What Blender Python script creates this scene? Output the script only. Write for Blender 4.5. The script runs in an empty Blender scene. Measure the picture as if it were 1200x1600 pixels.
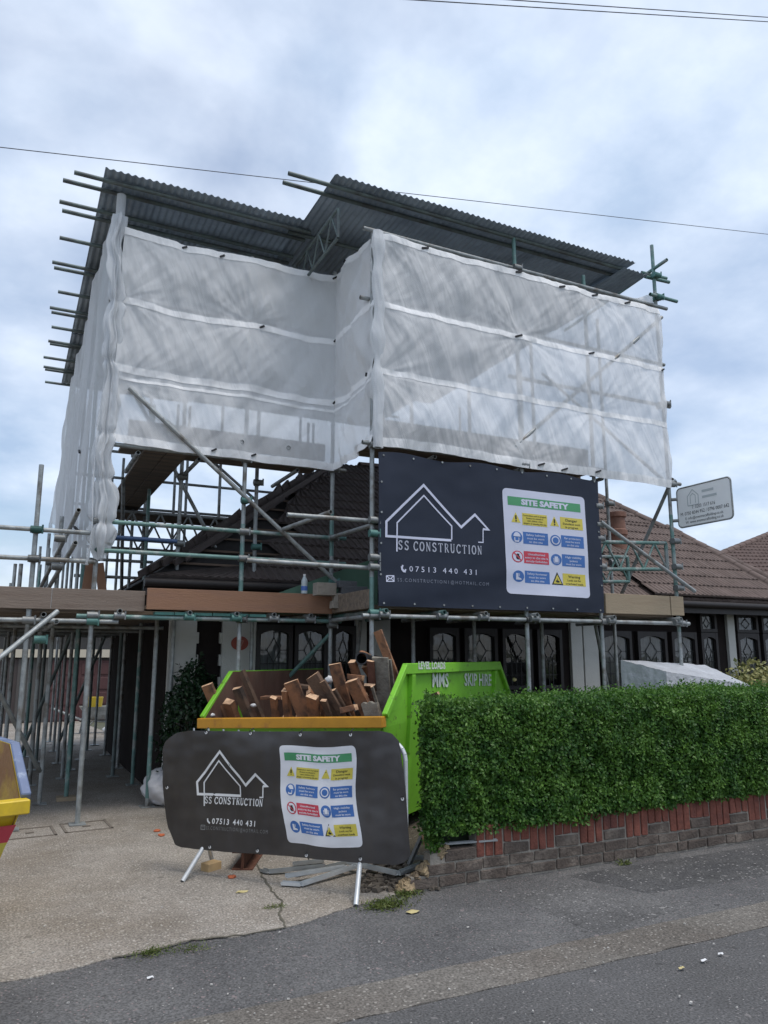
import bpy, math, random
import numpy as np
from mathutils import Vector, Matrix, noise
random.seed(7)
rng = np.random.default_rng(7)
R = math.radians
sc = bpy.context.scene
COL = sc.collection

# ------------------------------------------------------------------ camera
H = 1.6
YAW, PITCH, FPX = R(26.05), R(10.71), 1188.8
cf = Vector((math.sin(YAW)*math.cos(PITCH), math.cos(YAW)*math.cos(PITCH), math.sin(PITCH)))
cr = Vector((math.cos(YAW), -math.sin(YAW), 0))
cu = cr.cross(cf)
cam_d = bpy.data.cameras.new('camera'); cam = bpy.data.objects.new('camera', cam_d); COL.objects.link(cam)
cam.matrix_world = Matrix(((cr.x, cu.x, -cf.x, 0), (cr.y, cu.y, -cf.y, 0), (cr.z, cu.z, -cf.z, H), (0, 0, 0, 1)))
cam_d.sensor_fit = 'VERTICAL'; cam_d.sensor_height = 24; cam_d.lens = 24*FPX/1600
cam_d.clip_start = 0.05; cam_d.clip_end = 3000
sc.camera = cam

# ------------------------------------------------------------------ light
SUN_EL, SUN_AZ = R(70), R(148)         # high behind thin cloud
SUN_STRENGTH, SUN_ANGLE = 1.0, R(24)
SKY_STRENGTH, CLOUD = 0.095, 0.94
EXPOSURE = 0.85
w = bpy.data.worlds.new('World'); sc.world = w; w.use_nodes = True
nt = w.node_tree; nt.nodes.clear()
def N(t, **kw):
    n = nt.nodes.new(t)
    for k, v in kw.items(): setattr(n, k, v)
    return n
sky = N('ShaderNodeTexSky', sky_type='NISHITA'); sky.sun_disc = False
sky.sun_elevation = SUN_EL; sky.sun_rotation = SUN_AZ; sky.air_density = 1.0; sky.dust_density = 2.0
bg1 = N('ShaderNodeBackground'); bg1.inputs['Strength'].default_value = SKY_STRENGTH
nt.links.new(sky.outputs[0], bg1.inputs[0])
tc = N('ShaderNodeTexCoord'); sep = N('ShaderNodeSeparateXYZ'); nt.links.new(tc.outputs['Generated'], sep.inputs[0])
def M(op, a, b=None):
    n = N('ShaderNodeMath', operation=op)
    for i, v in enumerate((a, b)):
        if v is None: continue
        if isinstance(v, (int, float)): n.inputs[i].default_value = v
        else: nt.links.new(v, n.inputs[i])
    return n.outputs[0]
zz = M('ADD', M('MAXIMUM', sep.outputs['Z'], 0.0), 0.32)
px_, py_ = M('DIVIDE', sep.outputs['X'], zz), M('DIVIDE', sep.outputs['Y'], zz)
cmb = N('ShaderNodeCombineXYZ'); nt.links.new(px_, cmb.inputs[0]); nt.links.new(py_, cmb.inputs[1])
cmb.inputs[2].default_value = 3.7
n1 = N('ShaderNodeTexNoise'); n1.inputs['Scale'].default_value = 2.0; n1.inputs['Detail'].default_value = 6; n1.inputs['Roughness'].default_value = 0.50; n1.inputs['Distortion'].default_value = 0.25
n2 = N('ShaderNodeTexNoise'); n2.inputs['Scale'].default_value = 3.6; n2.inputs['Detail'].default_value = 9; n2.inputs['Roughness'].default_value = 0.55
nt.links.new(cmb.outputs[0], n1.inputs['Vector']); nt.links.new(cmb.outputs[0], n2.inputs['Vector'])
r1 = N('ShaderNodeValToRGB'); nt.links.new(n1.outputs['Fac'], r1.inputs[0])
r1.color_ramp.elements[0].position = 0.36; r1.color_ramp.elements[0].color = (0.30, 0.30, 0.30, 1)
r1.color_ramp.elements[1].position = 0.60; r1.color_ramp.elements[1].color = (0.93, 0.93, 0.93, 1)
r2 = N('ShaderNodeValToRGB'); nt.links.new(n2.outputs['Fac'], r2.inputs[0])
r2.color_ramp.elements[0].position = 0.30; r2.color_ramp.elements[0].color = (0.325, 0.41, 0.54, 1)
r2.color_ramp.elements[1].position = 0.66; r2.color_ramp.elements[1].color = (0.595, 0.655, 0.745, 1)
bg2 = N('ShaderNodeBackground'); bg2.inputs['Strength'].default_value = CLOUD; nt.links.new(r2.outputs[0], bg2.inputs[0])
mx = N('ShaderNodeMixShader'); nt.links.new(r1.outputs[0], mx.inputs[0]); nt.links.new(bg1.outputs[0], mx.inputs[1]); nt.links.new(bg2.outputs[0], mx.inputs[2])
wo = N('ShaderNodeOutputWorld'); nt.links.new(mx.outputs[0], wo.inputs[0])
sl = bpy.data.lights.new('sun', 'SUN'); sl.energy = SUN_STRENGTH; sl.angle = SUN_ANGLE; sl.color = (1, 0.95, 0.88)
so = bpy.data.objects.new('sun', sl); COL.objects.link(so)
sd = Vector((math.sin(SUN_AZ)*math.cos(SUN_EL), math.cos(SUN_AZ)*math.cos(SUN_EL), math.sin(SUN_EL)))
so.rotation_euler = sd.to_track_quat('Z', 'Y').to_euler(); so.location = sd*60
vs = sc.view_settings; vs.view_transform = 'Standard'; vs.look = 'None'; vs.exposure = EXPOSURE; vs.gamma = 1; vs.use_curve_mapping = False

# ------------------------------------------------------------------ geometry helpers
def ray(px, py): return cf*FPX + cr*(px-600) + cu*(800-py)
def on(px, py, ax, val):
    """where the ray of a pixel of the 1200x1600 photo meets an axis plane"""
    d = ray(px, py); i = 'XYZ'.index(ax); t = (val-(0, 0, H)[i])/d[i]
    return Vector((0, 0, H)) + d*t
def onp(px, py, P, n):
    d = ray(px, py); o = Vector((0, 0, H)); t = (Vector(P)-o).dot(Vector(n))/d.dot(Vector(n)); return o + d*t
def gp(px, py, z=0.0): return on(px, py, 'Z', z)

class MB:
    def __init__(s): s.v = []; s.f = []; s.m = []; s.s = []
    def add(s, verts, faces, mat=0, smooth=False):
        b = len(s.v); s.v += [tuple(x) for x in verts]
        for f in faces: s.f.append([b+i for i in f]); s.m.append(mat); s.s.append(smooth)
        return s
    def box(s, c, size, rot=None, mat=0, endmat=None, jit=0):
        hx, hy, hz = size[0]/2, size[1]/2, size[2]/2
        P = [Vector((x, y, z)) for x in (-hx, hx) for y in (-hy, hy) for z in (-hz, hz)]
        if jit: P = [p+Vector((random.uniform(-jit, jit), random.uniform(-jit, jit), random.uniform(-jit, jit))) for p in P]
        if rot is not None: P = [rot @ p for p in P]
        P = [p+Vector(c) for p in P]
        F = [(0, 1, 3, 2), (4, 6, 7, 5), (0, 4, 5, 1), (2, 3, 7, 6), (0, 2, 6, 4), (1, 5, 7, 3)]
        if endmat is None: s.add(P, F, mat)
        else: s.add(P, F[:4], mat); s.add(P, F[4:], endmat)
        return s
    def bar(s, p0, p1, wdt, thk, up=(0, 0, 1), mat=0, endmat=None, jit=0):
        """rectangular bar from p0 to p1; its local z runs along it, x is the width, y the thickness"""
        p0, p1 = Vector(p0), Vector(p1); d = p1-p0; L = d.length; d.normalize()
        x = Vector(up).cross(d)
        if x.length < 1e-4: x = Vector((1, 0, 0)).cross(d)
        x.normalize(); y = d.cross(x)
        rot = Matrix((x, y, d)).transposed()
        return s.box((p0+p1)/2, (wdt, thk, L), rot, mat, endmat, jit)
    def tube(s, p0, p1, r=0.0242, seg=10, hollow=True, r1=None, mat=0):
        p0, p1 = Vector(p0), Vector(p1); d = (p1-p0).normalized()
        x = d.orthogonal().normalized(); y = d.cross(x); r1 = r if r1 is None else r1
        ring = lambda p, rr: [p+(x*math.cos(2*math.pi*i/seg)+y*math.sin(2*math.pi*i/seg))*rr for i in range(seg)]
        if not hollow:
            s.add(ring(p0, r)+ring(p1, r1), [(i, (i+1) % seg, seg+(i+1) % seg, seg+i) for i in range(seg)], mat, True)
            s.add(ring(p0, r), [list(range(seg))[::-1]], mat); s.add(ring(p1, r1), [list(range(seg))], mat)
        else:
            a, b, c, e = ring(p0, r), ring(p1, r1), ring(p0, r*.82), ring(p1, r1*.82)
            q = lambda o1, o2: [(o1+i, o1+(i+1) % seg, o2+(i+1) % seg, o2+i) for i in range(seg)]
            s.add(a+b, q(0, seg), mat, True); s.add(e+c, q(0, seg), mat, True)
            s.add(c+a, q(0, seg), mat); s.add(b+e, q(0, seg), mat)
        return s
    def path(s, pts, r, seg=8, mat=0):
        for a, b in zip(pts[:-1], pts[1:]): s.tube(a, b, r, seg, False, mat=mat)
        return s
    def prism(s, poly, ext, mat=0):
        """closed polygon (world points) extruded by vector ext"""
        n = len(poly); P = [Vector(p) for p in poly]; Q = [p+Vector(ext) for p in P]
        s.add(P+Q, [list(range(n))[::-1], list(range(n, 2*n))]+[(i, (i+1) % n, n+(i+1) % n, n+i) for i in range(n)], mat); return s
    def grid(s, fn, nu, nv, mat=0, smooth=True, keep=None):
        P = [fn(i/nu, j/nv) for j in range(nv+1) for i in range(nu+1)]
        F = [(j*(nu+1)+i, j*(nu+1)+i+1, (j+1)*(nu+1)+i+1, (j+1)*(nu+1)+i) for j in range(nv) for i in range(nu) if keep is None or keep((i+.5)/nu, (j+.5)/nv)]
        s.add(P, F, mat, smooth); return s
    def build(s, name, mats, parent=None, loc=None, bevel=0, label=None):
        if not isinstance(mats, (list, tuple)): mats = [mats]
        if loc is None: loc = Vector(parent['_o']) if parent else Vector((0, 0, 0))
        loc = Vector(loc)
        me = bpy.data.meshes.new(name)
        me.from_pydata([(a-loc.x, b-loc.y, c-loc.z) for a, b, c in s.v], [], s.f)
        for m in mats: me.materials.append(m)
        me.polygons.foreach_set('material_index', s.m); me.polygons.foreach_set('use_smooth', s.s); me.update()
        o = bpy.data.objects.new(name, me); COL.objects.link(o)
        if parent: o.parent = parent; o['_o'] = parent['_o']
        else: o.location = loc; o['_o'] = tuple(loc)
        if bevel:
            b = o.modifiers.new('bevel', 'BEVEL'); b.width = bevel; b.segments = 1; b.limit_method = 'ANGLE'
        if label: o['label'] = label
        return o
def tag(o, label, cat, group=None):
    o['label'] = label; o['category'] = cat
    if group: o['group'] = group
    return o
def thing(name, loc, label, cat, group=None):
    o = bpy.data.objects.new(name, None); COL.objects.link(o); o.location = loc; o.empty_display_size = 0.2
    o['_o'] = tuple(loc); return tag(o, label, cat, group)
def struct(o, kind='structure'): o['kind'] = kind; return o
def nz(x, y=0, z=0): return noise.noise(Vector((x, y, z)))

# ------------------------------------------------------------------ materials
def mat(name, col, rough=0.7, metal=0.0, var=0.0, vscale=6.0, bump=0.0, bscale=40.0, col2=None, c2scale=3.0, c2lo=0.45, c2hi=0.65, spec=0.5, stretch=None, detail=6):
    m = bpy.data.materials.new(name); m.use_nodes = True; t = m.node_tree; b = t.nodes['Principled BSDF']
    b.inputs['Roughness'].default_value = rough; b.inputs['Metallic'].default_value = metal
    b.inputs['Specular IOR Level'].default_value = spec
    tcn = t.nodes.new('ShaderNodeTexCoord'); vec = tcn.outputs['Object']
    if stretch:
        mp = t.nodes.new('ShaderNodeMapping'); mp.inputs['Scale'].default_value = stretch; t.links.new(vec, mp.inputs[0]); vec = mp.outputs[0]
    base = None
    rgb = t.nodes.new('ShaderNodeRGB'); rgb.outputs[0].default_value = (*col, 1); base = rgb.outputs[0]
    if col2 is not None:
        n = t.nodes.new('ShaderNodeTexNoise'); n.inputs['Scale'].default_value = c2scale; n.inputs['Detail'].default_value = detail; n.inputs['Roughness'].default_value = .6
        t.links.new(vec, n.inputs['Vector']); rp = t.nodes.new('ShaderNodeValToRGB'); t.links.new(n.outputs['Fac'], rp.inputs[0])
        rp.color_ramp.elements[0].position = c2lo; rp.color_ramp.elements[1].position = c2hi
        mxn = t.nodes.new('ShaderNodeMix'); mxn.data_type = 'RGBA'; t.links.new(rp.outputs[0], mxn.inputs[0]); t.links.new(base, mxn.inputs[6]); mxn.inputs[7].default_value = (*col2, 1); base = mxn.outputs[2]
    if var:
        n = t.nodes.new('ShaderNodeTexNoise'); n.inputs['Scale'].default_value = vscale; n.inputs['Detail'].default_value = 8; n.inputs['Roughness'].default_value = .65
        t.links.new(vec, n.inputs['Vector']); mr = t.nodes.new('ShaderNodeMapRange'); mr.inputs[1].default_value = .25; mr.inputs[2].default_value = .75; mr.inputs[3].default_value = 1-var; mr.inputs[4].default_value = 1+var
        t.links.new(n.outputs['Fac'], mr.inputs[0]); vm = t.nodes.new('ShaderNodeVectorMath'); vm.operation = 'SCALE'; t.links.new(base, vm.inputs[0]); t.links.new(mr.outputs[0], vm.inputs['Scale']); base = vm.outputs[0]
    t.links.new(base, b.inputs['Base Color'])
    if bump:
        n = t.nodes.new('ShaderNodeTexNoise'); n.inputs['Scale'].default_value = bscale; n.inputs['Detail'].default_value = 6; t.links.new(vec, n.inputs['Vector'])
        bp = t.nodes.new('ShaderNodeBump'); bp.inputs['Strength'].default_value = bump; bp.inputs['Distance'].default_value = .02; t.links.new(n.outputs['Fac'], bp.inputs['Height']); t.links.new(bp.outputs[0], b.inputs['Normal'])
    m['_base'] = 1
    return m
def ground_mat(name, col, fleck, fscale, famt, patch, pscale, bump=.6, cold=None):
    """speckled aggregate surface: base with broad stains plus small stone flecks"""
    m = mat(name, col, .92, 0, .22, 1.3, 0, col2=patch, c2scale=pscale, c2lo=.42, c2hi=.68, spec=.25)
    t = m.node_tree; b = t.nodes['Principled BSDF']; base = b.inputs['Base Color'].links[0].from_socket
    tcn = t.nodes.new('ShaderNodeTexCoord')
    fine = t.nodes.new('ShaderNodeTexNoise'); fine.inputs['Scale'].default_value = 85; fine.inputs['Detail'].default_value = 4; t.links.new(tcn.outputs['Object'], fine.inputs['Vector'])
    mr = t.nodes.new('ShaderNodeMapRange'); mr.inputs[1].default_value = .3; mr.inputs[2].default_value = .7; mr.inputs[3].default_value = .52; mr.inputs[4].default_value = 1.48; t.links.new(fine.outputs['Fac'], mr.inputs[0])
    vm = t.nodes.new('ShaderNodeVectorMath'); vm.operation = 'SCALE'; t.links.new(base, vm.inputs[0]); t.links.new(mr.outputs[0], vm.inputs['Scale'])
    vo = t.nodes.new('ShaderNodeTexVoronoi'); vo.inputs['Scale'].default_value = fscale; t.links.new(tcn.outputs['Object'], vo.inputs['Vector'])
    lt = t.nodes.new('ShaderNodeMath'); lt.operation = 'LESS_THAN'; lt.inputs[1].default_value = .32; t.links.new(vo.outputs['Distance'], lt.inputs[0])
    sp = t.nodes.new('ShaderNodeSeparateColor'); t.links.new(vo.outputs['Color'], sp.inputs[0])
    g = t.nodes.new('ShaderNodeMath'); g.operation = 'GREATER_THAN'; g.inputs[1].default_value = 1-famt; t.links.new(sp.outputs[0], g.inputs[0])
    mu = t.nodes.new('ShaderNodeMath'); mu.operation = 'MULTIPLY'; t.links.new(lt.outputs[0], mu.inputs[0]); t.links.new(g.outputs[0], mu.inputs[1])
    mxn = t.nodes.new('ShaderNodeMix'); mxn.data_type = 'RGBA'; t.links.new(mu.outputs[0], mxn.inputs[0]); t.links.new(vm.outputs[0], mxn.inputs[6]); mxn.inputs[7].default_value = (*fleck, 1)
    # larger pale scabs and dark spots trodden into the surface
    last = mxn.outputs[2]
    for sc_, pr_, th_, colr in ((15, .07, .20, tuple(min(1, q*1.15) for q in fleck)), (9, .10, .17, tuple(q*.45 for q in col))):
        wn = t.nodes.new('ShaderNodeTexNoise'); wn.inputs['Scale'].default_value = 22; wn.inputs['Detail'].default_value = 3; t.links.new(tcn.outputs['Object'], wn.inputs['Vector'])
        wv = t.nodes.new('ShaderNodeVectorMath'); wv.operation = 'MULTIPLY_ADD'; t.links.new(wn.outputs['Color'], wv.inputs[0]); wv.inputs[1].default_value = (.06, .06, .06); t.links.new(tcn.outputs['Object'], wv.inputs[2])
        v2 = t.nodes.new('ShaderNodeTexVoronoi'); v2.inputs['Scale'].default_value = sc_; t.links.new(wv.outputs[0], v2.inputs['Vector'])
        l2 = t.nodes.new('ShaderNodeMath'); l2.operation = 'LESS_THAN'; l2.inputs[1].default_value = th_; t.links.new(v2.outputs['Distance'], l2.inputs[0])
        s2 = t.nodes.new('ShaderNodeSeparateColor'); t.links.new(v2.outputs['Color'], s2.inputs[0]); g2 = t.nodes.new('ShaderNodeMath'); g2.operation = 'GREATER_THAN'; g2.inputs[1].default_value = 1-pr_; t.links.new(s2.outputs[1], g2.inputs[0])
        m3 = t.nodes.new('ShaderNodeMath'); m3.operation = 'MULTIPLY'; t.links.new(l2.outputs[0], m3.inputs[0]); t.links.new(g2.outputs[0], m3.inputs[1]); m4 = t.nodes.new('ShaderNodeMath'); m4.operation = 'MULTIPLY'; m4.inputs[1].default_value = .6; t.links.new(m3.outputs[0], m4.inputs[0])
        x2 = t.nodes.new('ShaderNodeMix'); x2.data_type = 'RGBA'; t.links.new(m4.outputs[0], x2.inputs[0]); t.links.new(last, x2.inputs[6]); x2.inputs[7].default_value = (*colr, 1); last = x2.outputs[2]
    t.links.new(last, b.inputs['Base Color'])
    bp = t.nodes.new('ShaderNodeBump'); bp.inputs['Strength'].default_value = bump; bp.inputs['Distance'].default_value = .012; t.links.new(fine.outputs['Fac'], bp.inputs['Height']); t.links.new(bp.outputs[0], b.inputs['Normal'])
    return m
def net_mat(name, alpha, col=(.82, .84, .86), var=.25, transl=.5):
    m = bpy.data.materials.new(name); m.use_nodes = True; t = m.node_tree; t.nodes.clear()
    out = t.nodes.new('ShaderNodeOutputMaterial'); tr = t.nodes.new('ShaderNodeBsdfTransparent'); di = t.nodes.new('ShaderNodeBsdfDiffuse'); tl = t.nodes.new('ShaderNodeBsdfTranslucent')
    di.inputs[0].default_value = (*col, 1); tl.inputs[0].default_value = (*col, 1)
    a = t.nodes.new('ShaderNodeMixShader'); a.inputs[0].default_value = transl; t.links.new(di.outputs[0], a.inputs[1]); t.links.new(tl.outputs[0], a.inputs[2])
    tcn = t.nodes.new('ShaderNodeTexCoord'); mp = t.nodes.new('ShaderNodeMapping'); mp.inputs['Scale'].default_value = (1, 1, .6); mp.inputs['Rotation'].default_value = (0, .6, 0); t.links.new(tcn.outputs['Object'], mp.inputs[0])
    n = t.nodes.new('ShaderNodeTexNoise'); n.inputs['Scale'].default_value = 3.5; n.inputs['Detail'].default_value = 9; n.inputs['Roughness'].default_value = .7; t.links.new(mp.outputs[0], n.inputs['Vector'])
    mr = t.nodes.new('ShaderNodeMapRange'); mr.inputs[1].default_value = .25; mr.inputs[2].default_value = .75; mr.inputs[3].default_value = alpha-var*.5; mr.inputs[4].default_value = alpha+var*.5; t.links.new(n.outputs['Fac'], mr.inputs[0])
    m2 = t.nodes.new('ShaderNodeMapping'); m1 = t.nodes.new('ShaderNodeMapping'); m1.inputs['Rotation'].default_value = (R(0), R(-60), 0); t.links.new(tcn.outputs['Object'], m1.inputs[0]); m2.inputs['Scale'].default_value = (.5, 1.5, 15); t.links.new(m1.outputs[0], m2.inputs[0])
    n5 = t.nodes.new('ShaderNodeTexNoise'); n5.inputs['Scale'].default_value = 1.6; n5.inputs['Detail'].default_value = 3; n5.inputs['Distortion'].default_value = .5; t.links.new(m2.outputs[0], n5.inputs['Vector'])
    hts = []
    for rot_, scl_, wt_ in ((-66, (.5, 1.5, 8), 1.0), (-84, (.6, 1.5, 7), .8), (30, (.8, 1.5, 6), .4)):
        ma = t.nodes.new('ShaderNodeMapping'); ma.inputs['Rotation'].default_value = (0, R(rot_), 0); t.links.new(tcn.outputs['Object'], ma.inputs[0])
        mb_ = t.nodes.new('ShaderNodeMapping'); mb_.inputs['Scale'].default_value = scl_; t.links.new(ma.outputs[0], mb_.inputs[0])
        q1 = t.nodes.new('ShaderNodeTexNoise'); q1.inputs['Scale'].default_value = .9; q1.inputs['Detail'].default_value = 2; q1.inputs['Distortion'].default_value = .7; t.links.new(mb_.outputs[0], q1.inputs['Vector'])
        q2 = t.nodes.new('ShaderNodeMath'); q2.operation = 'SUBTRACT'; q2.inputs[1].default_value = .5; t.links.new(q1.outputs['Fac'], q2.inputs[0]); q3 = t.nodes.new('ShaderNodeMath'); q3.operation = 'ABSOLUTE'; t.links.new(q2.outputs[0], q3.inputs[0])
        q4 = t.nodes.new('ShaderNodeMath'); q4.operation = 'MULTIPLY'; q4.inputs[1].default_value = -wt_; t.links.new(q3.outputs[0], q4.inputs[0]); hts.append(q4.outputs[0])
    ad = hts[0]
    for h2 in hts[1:]:
        q5 = t.nodes.new('ShaderNodeMath'); q5.operation = 'ADD'; t.links.new(ad, q5.inputs[0]); t.links.new(h2, q5.inputs[1]); ad = q5.outputs[0]
    bp = t.nodes.new('ShaderNodeBump'); bp.inputs['Strength'].default_value = .30; bp.inputs['Distance'].default_value = .07; t.links.new(ad, bp.inputs['Height']); t.links.new(bp.outputs[0], di.inputs['Normal']); t.links.new(bp.outputs[0], tl.inputs['Normal'])
    # the weave: fine open mesh
    cl = t.nodes.new('ShaderNodeTexChecker'); cl.inputs['Scale'].default_value = 110; cl.inputs[1].default_value = (.0, 0, 0, 1); cl.inputs[2].default_value = (.22, .22, .22, 1); t.links.new(tcn.outputs['Object'], cl.inputs['Vector'])
    sb = t.nodes.new('ShaderNodeMath'); sb.operation = 'SUBTRACT'; sb.use_clamp = True; t.links.new(mr.outputs[0], sb.inputs[0]); t.links.new(cl.outputs['Fac'], sb.inputs[1])
    sb2 = t.nodes.new('ShaderNodeMath'); sb2.operation = 'MULTIPLY'; sb2.inputs[1].default_value = .12; t.links.new(cl.outputs['Fac'], sb2.inputs[0]); t.links.new(sb2.outputs[0], sb.inputs[1])
    mx2 = t.nodes.new('ShaderNodeMixShader'); t.links.new(sb.outputs[0], mx2.inputs[0]); t.links.new(tr.outputs[0], mx2.inputs[1]); t.links.new(a.outputs[0], mx2.inputs[2]); t.links.new(mx2.outputs[0], out.inputs[0])
    return m
def leaf_mat(name, c1, c2, transl=.3, rough=.45):
    m = bpy.data.materials.new(name); m.use_nodes = True; t = m.node_tree; b = t.nodes['Principled BSDF']; out = t.nodes['Material Output']
    at = t.nodes.new('ShaderNodeAttribute'); at.attribute_name = 'leaf_tone'
    mxn = t.nodes.new('ShaderNodeMix'); mxn.data_type = 'RGBA'; t.links.new(at.outputs['Fac'], mxn.inputs[0]); mxn.inputs[6].default_value = (*c1, 1); mxn.inputs[7].default_value = (*c2, 1)
    t.links.new(mxn.outputs[2], b.inputs['Base Color']); b.inputs['Roughness'].default_value = rough; b.inputs['Specular IOR Level'].default_value = .35
    tl = t.nodes.new('ShaderNodeBsdfTranslucent'); t.links.new(mxn.outputs[2], tl.inputs[0])
    ms = t.nodes.new('ShaderNodeMixShader'); ms.inputs[0].default_value = transl; t.links.new(b.outputs[0], ms.inputs[1]); t.links.new(tl.outputs[0], ms.inputs[2]); t.links.new(ms.outputs[0], out.inputs[0])
    return m
def glass_mat(name):
    m = bpy.data.materials.new(name); m.use_nodes = True; t = m.node_tree; t.nodes.clear(); out = t.nodes.new('ShaderNodeOutputMaterial')
    tr = t.nodes.new('ShaderNodeBsdfTransparent'); tr.inputs[0].default_value = (.85, .88, .88, 1); gl = t.nodes.new('ShaderNodeBsdfGlossy'); gl.inputs['Roughness'].default_value = .03
    tcn = t.nodes.new('ShaderNodeTexCoord'); n = t.nodes.new('ShaderNodeTexNoise'); n.inputs['Scale'].default_value = 5; t.links.new(tcn.outputs['Object'], n.inputs['Vector']); bp = t.nodes.new('ShaderNodeBump'); bp.inputs['Strength'].default_value = .12; bp.inputs['Distance'].default_value = .02; t.links.new(n.outputs['Fac'], bp.inputs['Height']); t.links.new(bp.outputs[0], gl.inputs['Normal'])
    fr = t.nodes.new('ShaderNodeFresnel'); fr.inputs[0].default_value = 1.75; mx2 = t.nodes.new('ShaderNodeMixShader'); t.links.new(fr.outputs[0], mx2.inputs[0]); t.links.new(tr.outputs[0], mx2.inputs[1]); t.links.new(gl.outputs[0], mx2.inputs[2]); t.links.new(mx2.outputs[0], out.inputs[0])
    return m

GALV = mat('galvanised_tube', (.31, .33, .33), .5, .35, .4, 9, .15, 60, col2=(.17, .155, .135), c2scale=6, c2lo=.5, c2hi=.66)
TEAL = mat('teal_painted_tube', (.13, .235, .215), .5, .2, .3, 9, .1, 60, col2=(.30, .33, .32), c2scale=5, c2lo=.5, c2hi=.6)
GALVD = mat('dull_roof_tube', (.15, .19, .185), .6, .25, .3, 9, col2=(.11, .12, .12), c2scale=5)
COUP = mat('coupler_steel', (.22, .23, .23), .5, .5, .3, 20)
COUPT = mat('coupler_teal', (.08, .19, .17), .55, .2, .3, 20)
BOARD = mat('scaffold_board', (.20, .155, .115), .85, 0, .35, 3, .3, 30, col2=(.12, .10, .085), c2scale=4, stretch=(.5, 6, 6))
TOE = mat('toe_board_red', (.29, .155, .092), .8, 0, .22, 3, .25, 30, col2=(.23, .125, .08), c2scale=3, stretch=(.6, 6, 6))
TOEG = mat('toe_board_weathered', (.23, .18, .145), .85, 0, .25, 3, .3, 30, col2=(.16, .12, .095), c2scale=3, stretch=(.5, 6, 6))
TOET = mat('toe_board_tan', (.34, .27, .185), .85, 0, .22, 3, .25, 30, col2=(.26, .20, .135), c2scale=3, stretch=(.6, 6, 6))
TEALB = mat('teal_board_ends', (.08, .22, .19), .7, 0, .3, 8)
CORR = mat('corrugated_steel', (.31, .37, .43), .6, .2, .3, 2, .05, 30, col2=(.22, .27, .32), c2scale=1.5)
NET = net_mat('debris_netting', .875, (.97, .98, .99), .07, .38)
NETD = net_mat('debris_netting_gathered', .86, (.80, .82, .84), .15, .4)
BANDM = net_mat('netting_reinforced_band', .97, (.97, .97, .97), .04, .12)
TIE = mat('black_tie', (.015, .015, .017), .6)
NAVY = mat('navy_banner_vinyl', (.021, .027, .045), .5, 0, .12, 3, .03, 12, spec=.25)
CHAR = mat('charcoal_banner_vinyl', (.046, .042, .042), .42, 0, .25, 3, .12, 7, col2=(.062, .057, .056), c2scale=1.2, spec=.55)  # paler blotches put the vinyl's soft sheen into the colour
INK = mat('white_print', (.62, .64, .78), .6)
INKD = mat('faded_print', (.20, .22, .28), .6)
INKW = mat('white_print_clean', (.78, .78, .78), .6)
INKG = mat('grey_print', (.22, .22, .22), .6)
PANELW = mat('notice_white', (.60, .62, .74), .5, 0, .03, 3)
PANELW2 = mat('notice_white_clean', (.74, .74, .77), .5, 0, .05, 3)
NGREEN = mat('notice_green', (.07, .30, .13), .5)
NYEL = mat('notice_yellow', (.62, .52, .08), .5)
NBLUE = mat('notice_blue', (.05, .15, .42), .5)
NRED = mat('notice_red', (.55, .05, .08), .5)
NBLK = mat('notice_black', (.02, .02, .02), .5)
SKIPG = mat('green_skip_paint', (.19, .50, .03), .5, 0, .2, 2.5, .22, 3.5, col2=(.10, .13, .035), c2scale=9, c2lo=.60, c2hi=.70)
SKIPR = mat('rusty_skip_lining', (.125, .066, .047), .85, 0, .3, 5, .3, 25, col2=(.14, .085, .06), c2scale=6, stretch=(1, 1, .3))
SKIPO = mat('orange_yellow_skip_lip', (.55, .26, .02), .5, 0, .15, 5, .08, 20, col2=(.40, .17, .03), c2scale=9, c2lo=.56, c2hi=.72)
SKIPY = mat('yellow_skip_paint', (.62, .43, .02), .5, 0, .15, 5, .08, 20, col2=(.42, .27, .03), c2scale=6, c2lo=.52, c2hi=.75)
SKIPB = mat('blue_skip_rim', (.13, .17, .28), .5, 0, .12, 7, .1, 30, col2=(.28, .33, .42), c2scale=14, c2lo=.55, c2hi=.7)
SKIPGR = mat('grey_blue_skip_rim', (.42, .45, .52), .55, 0, .12, 7, .1, 30)
SKIPYR = mat('rusty_yellow_skip_lining', (.27, .15, .075), .8, 0, .25, 5, .3, 25, col2=(.50, .36, .06), c2scale=3.5, c2lo=.5, c2hi=.72)
WOODS = mat('old_joist_side', (.33, .155, .078), .85, 0, .35, 6, .4, 30, col2=(.085, .048, .032), c2scale=6)
WOODD = mat('dark_joist_side', (.14, .085, .055), .85, 0, .35, 6, .4, 30, col2=(.035, .025, .02), c2scale=6)
WOODE = mat('cut_timber_end', (.72, .46, .28), .8, 0, .25, 14, .3, 60, col2=(.30, .17, .10), c2scale=10)
WOODG = mat('weathered_grey_timber', (.22, .20, .165), .9, 0, .35, 8, .5, 30, col2=(.12, .10, .08), c2scale=7)
BRICKG = mat('grey_brown_brick', (.098, .076, .062), .9, 0, .35, 9, .6, 50, col2=(.17, .14, .115), c2scale=5, c2lo=.5, c2hi=.66)
BRICKR = mat('red_brick', (.185, .062, .042), .9, 0, .45, 7, .4, 50, col2=(.11, .04, .032), c2scale=5, c2lo=.5, c2hi=.7)
MORTAR = mat('mortar', (.30, .27, .23), .95, 0, .2, 10, .5, 60)
BROKEN = mat('broken_brick_core', (.36, .27, .16), .95, 0, .35, 14, .8, 40, col2=(.2, .15, .1), c2scale=8)
RENDER = mat('white_render', (.50, .50, .47), .9, 0, .08, 3, .2, 60)
TIMB = mat('dark_brown_timber', (.020, .016, .016), .55, 0, .2, 5)
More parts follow.
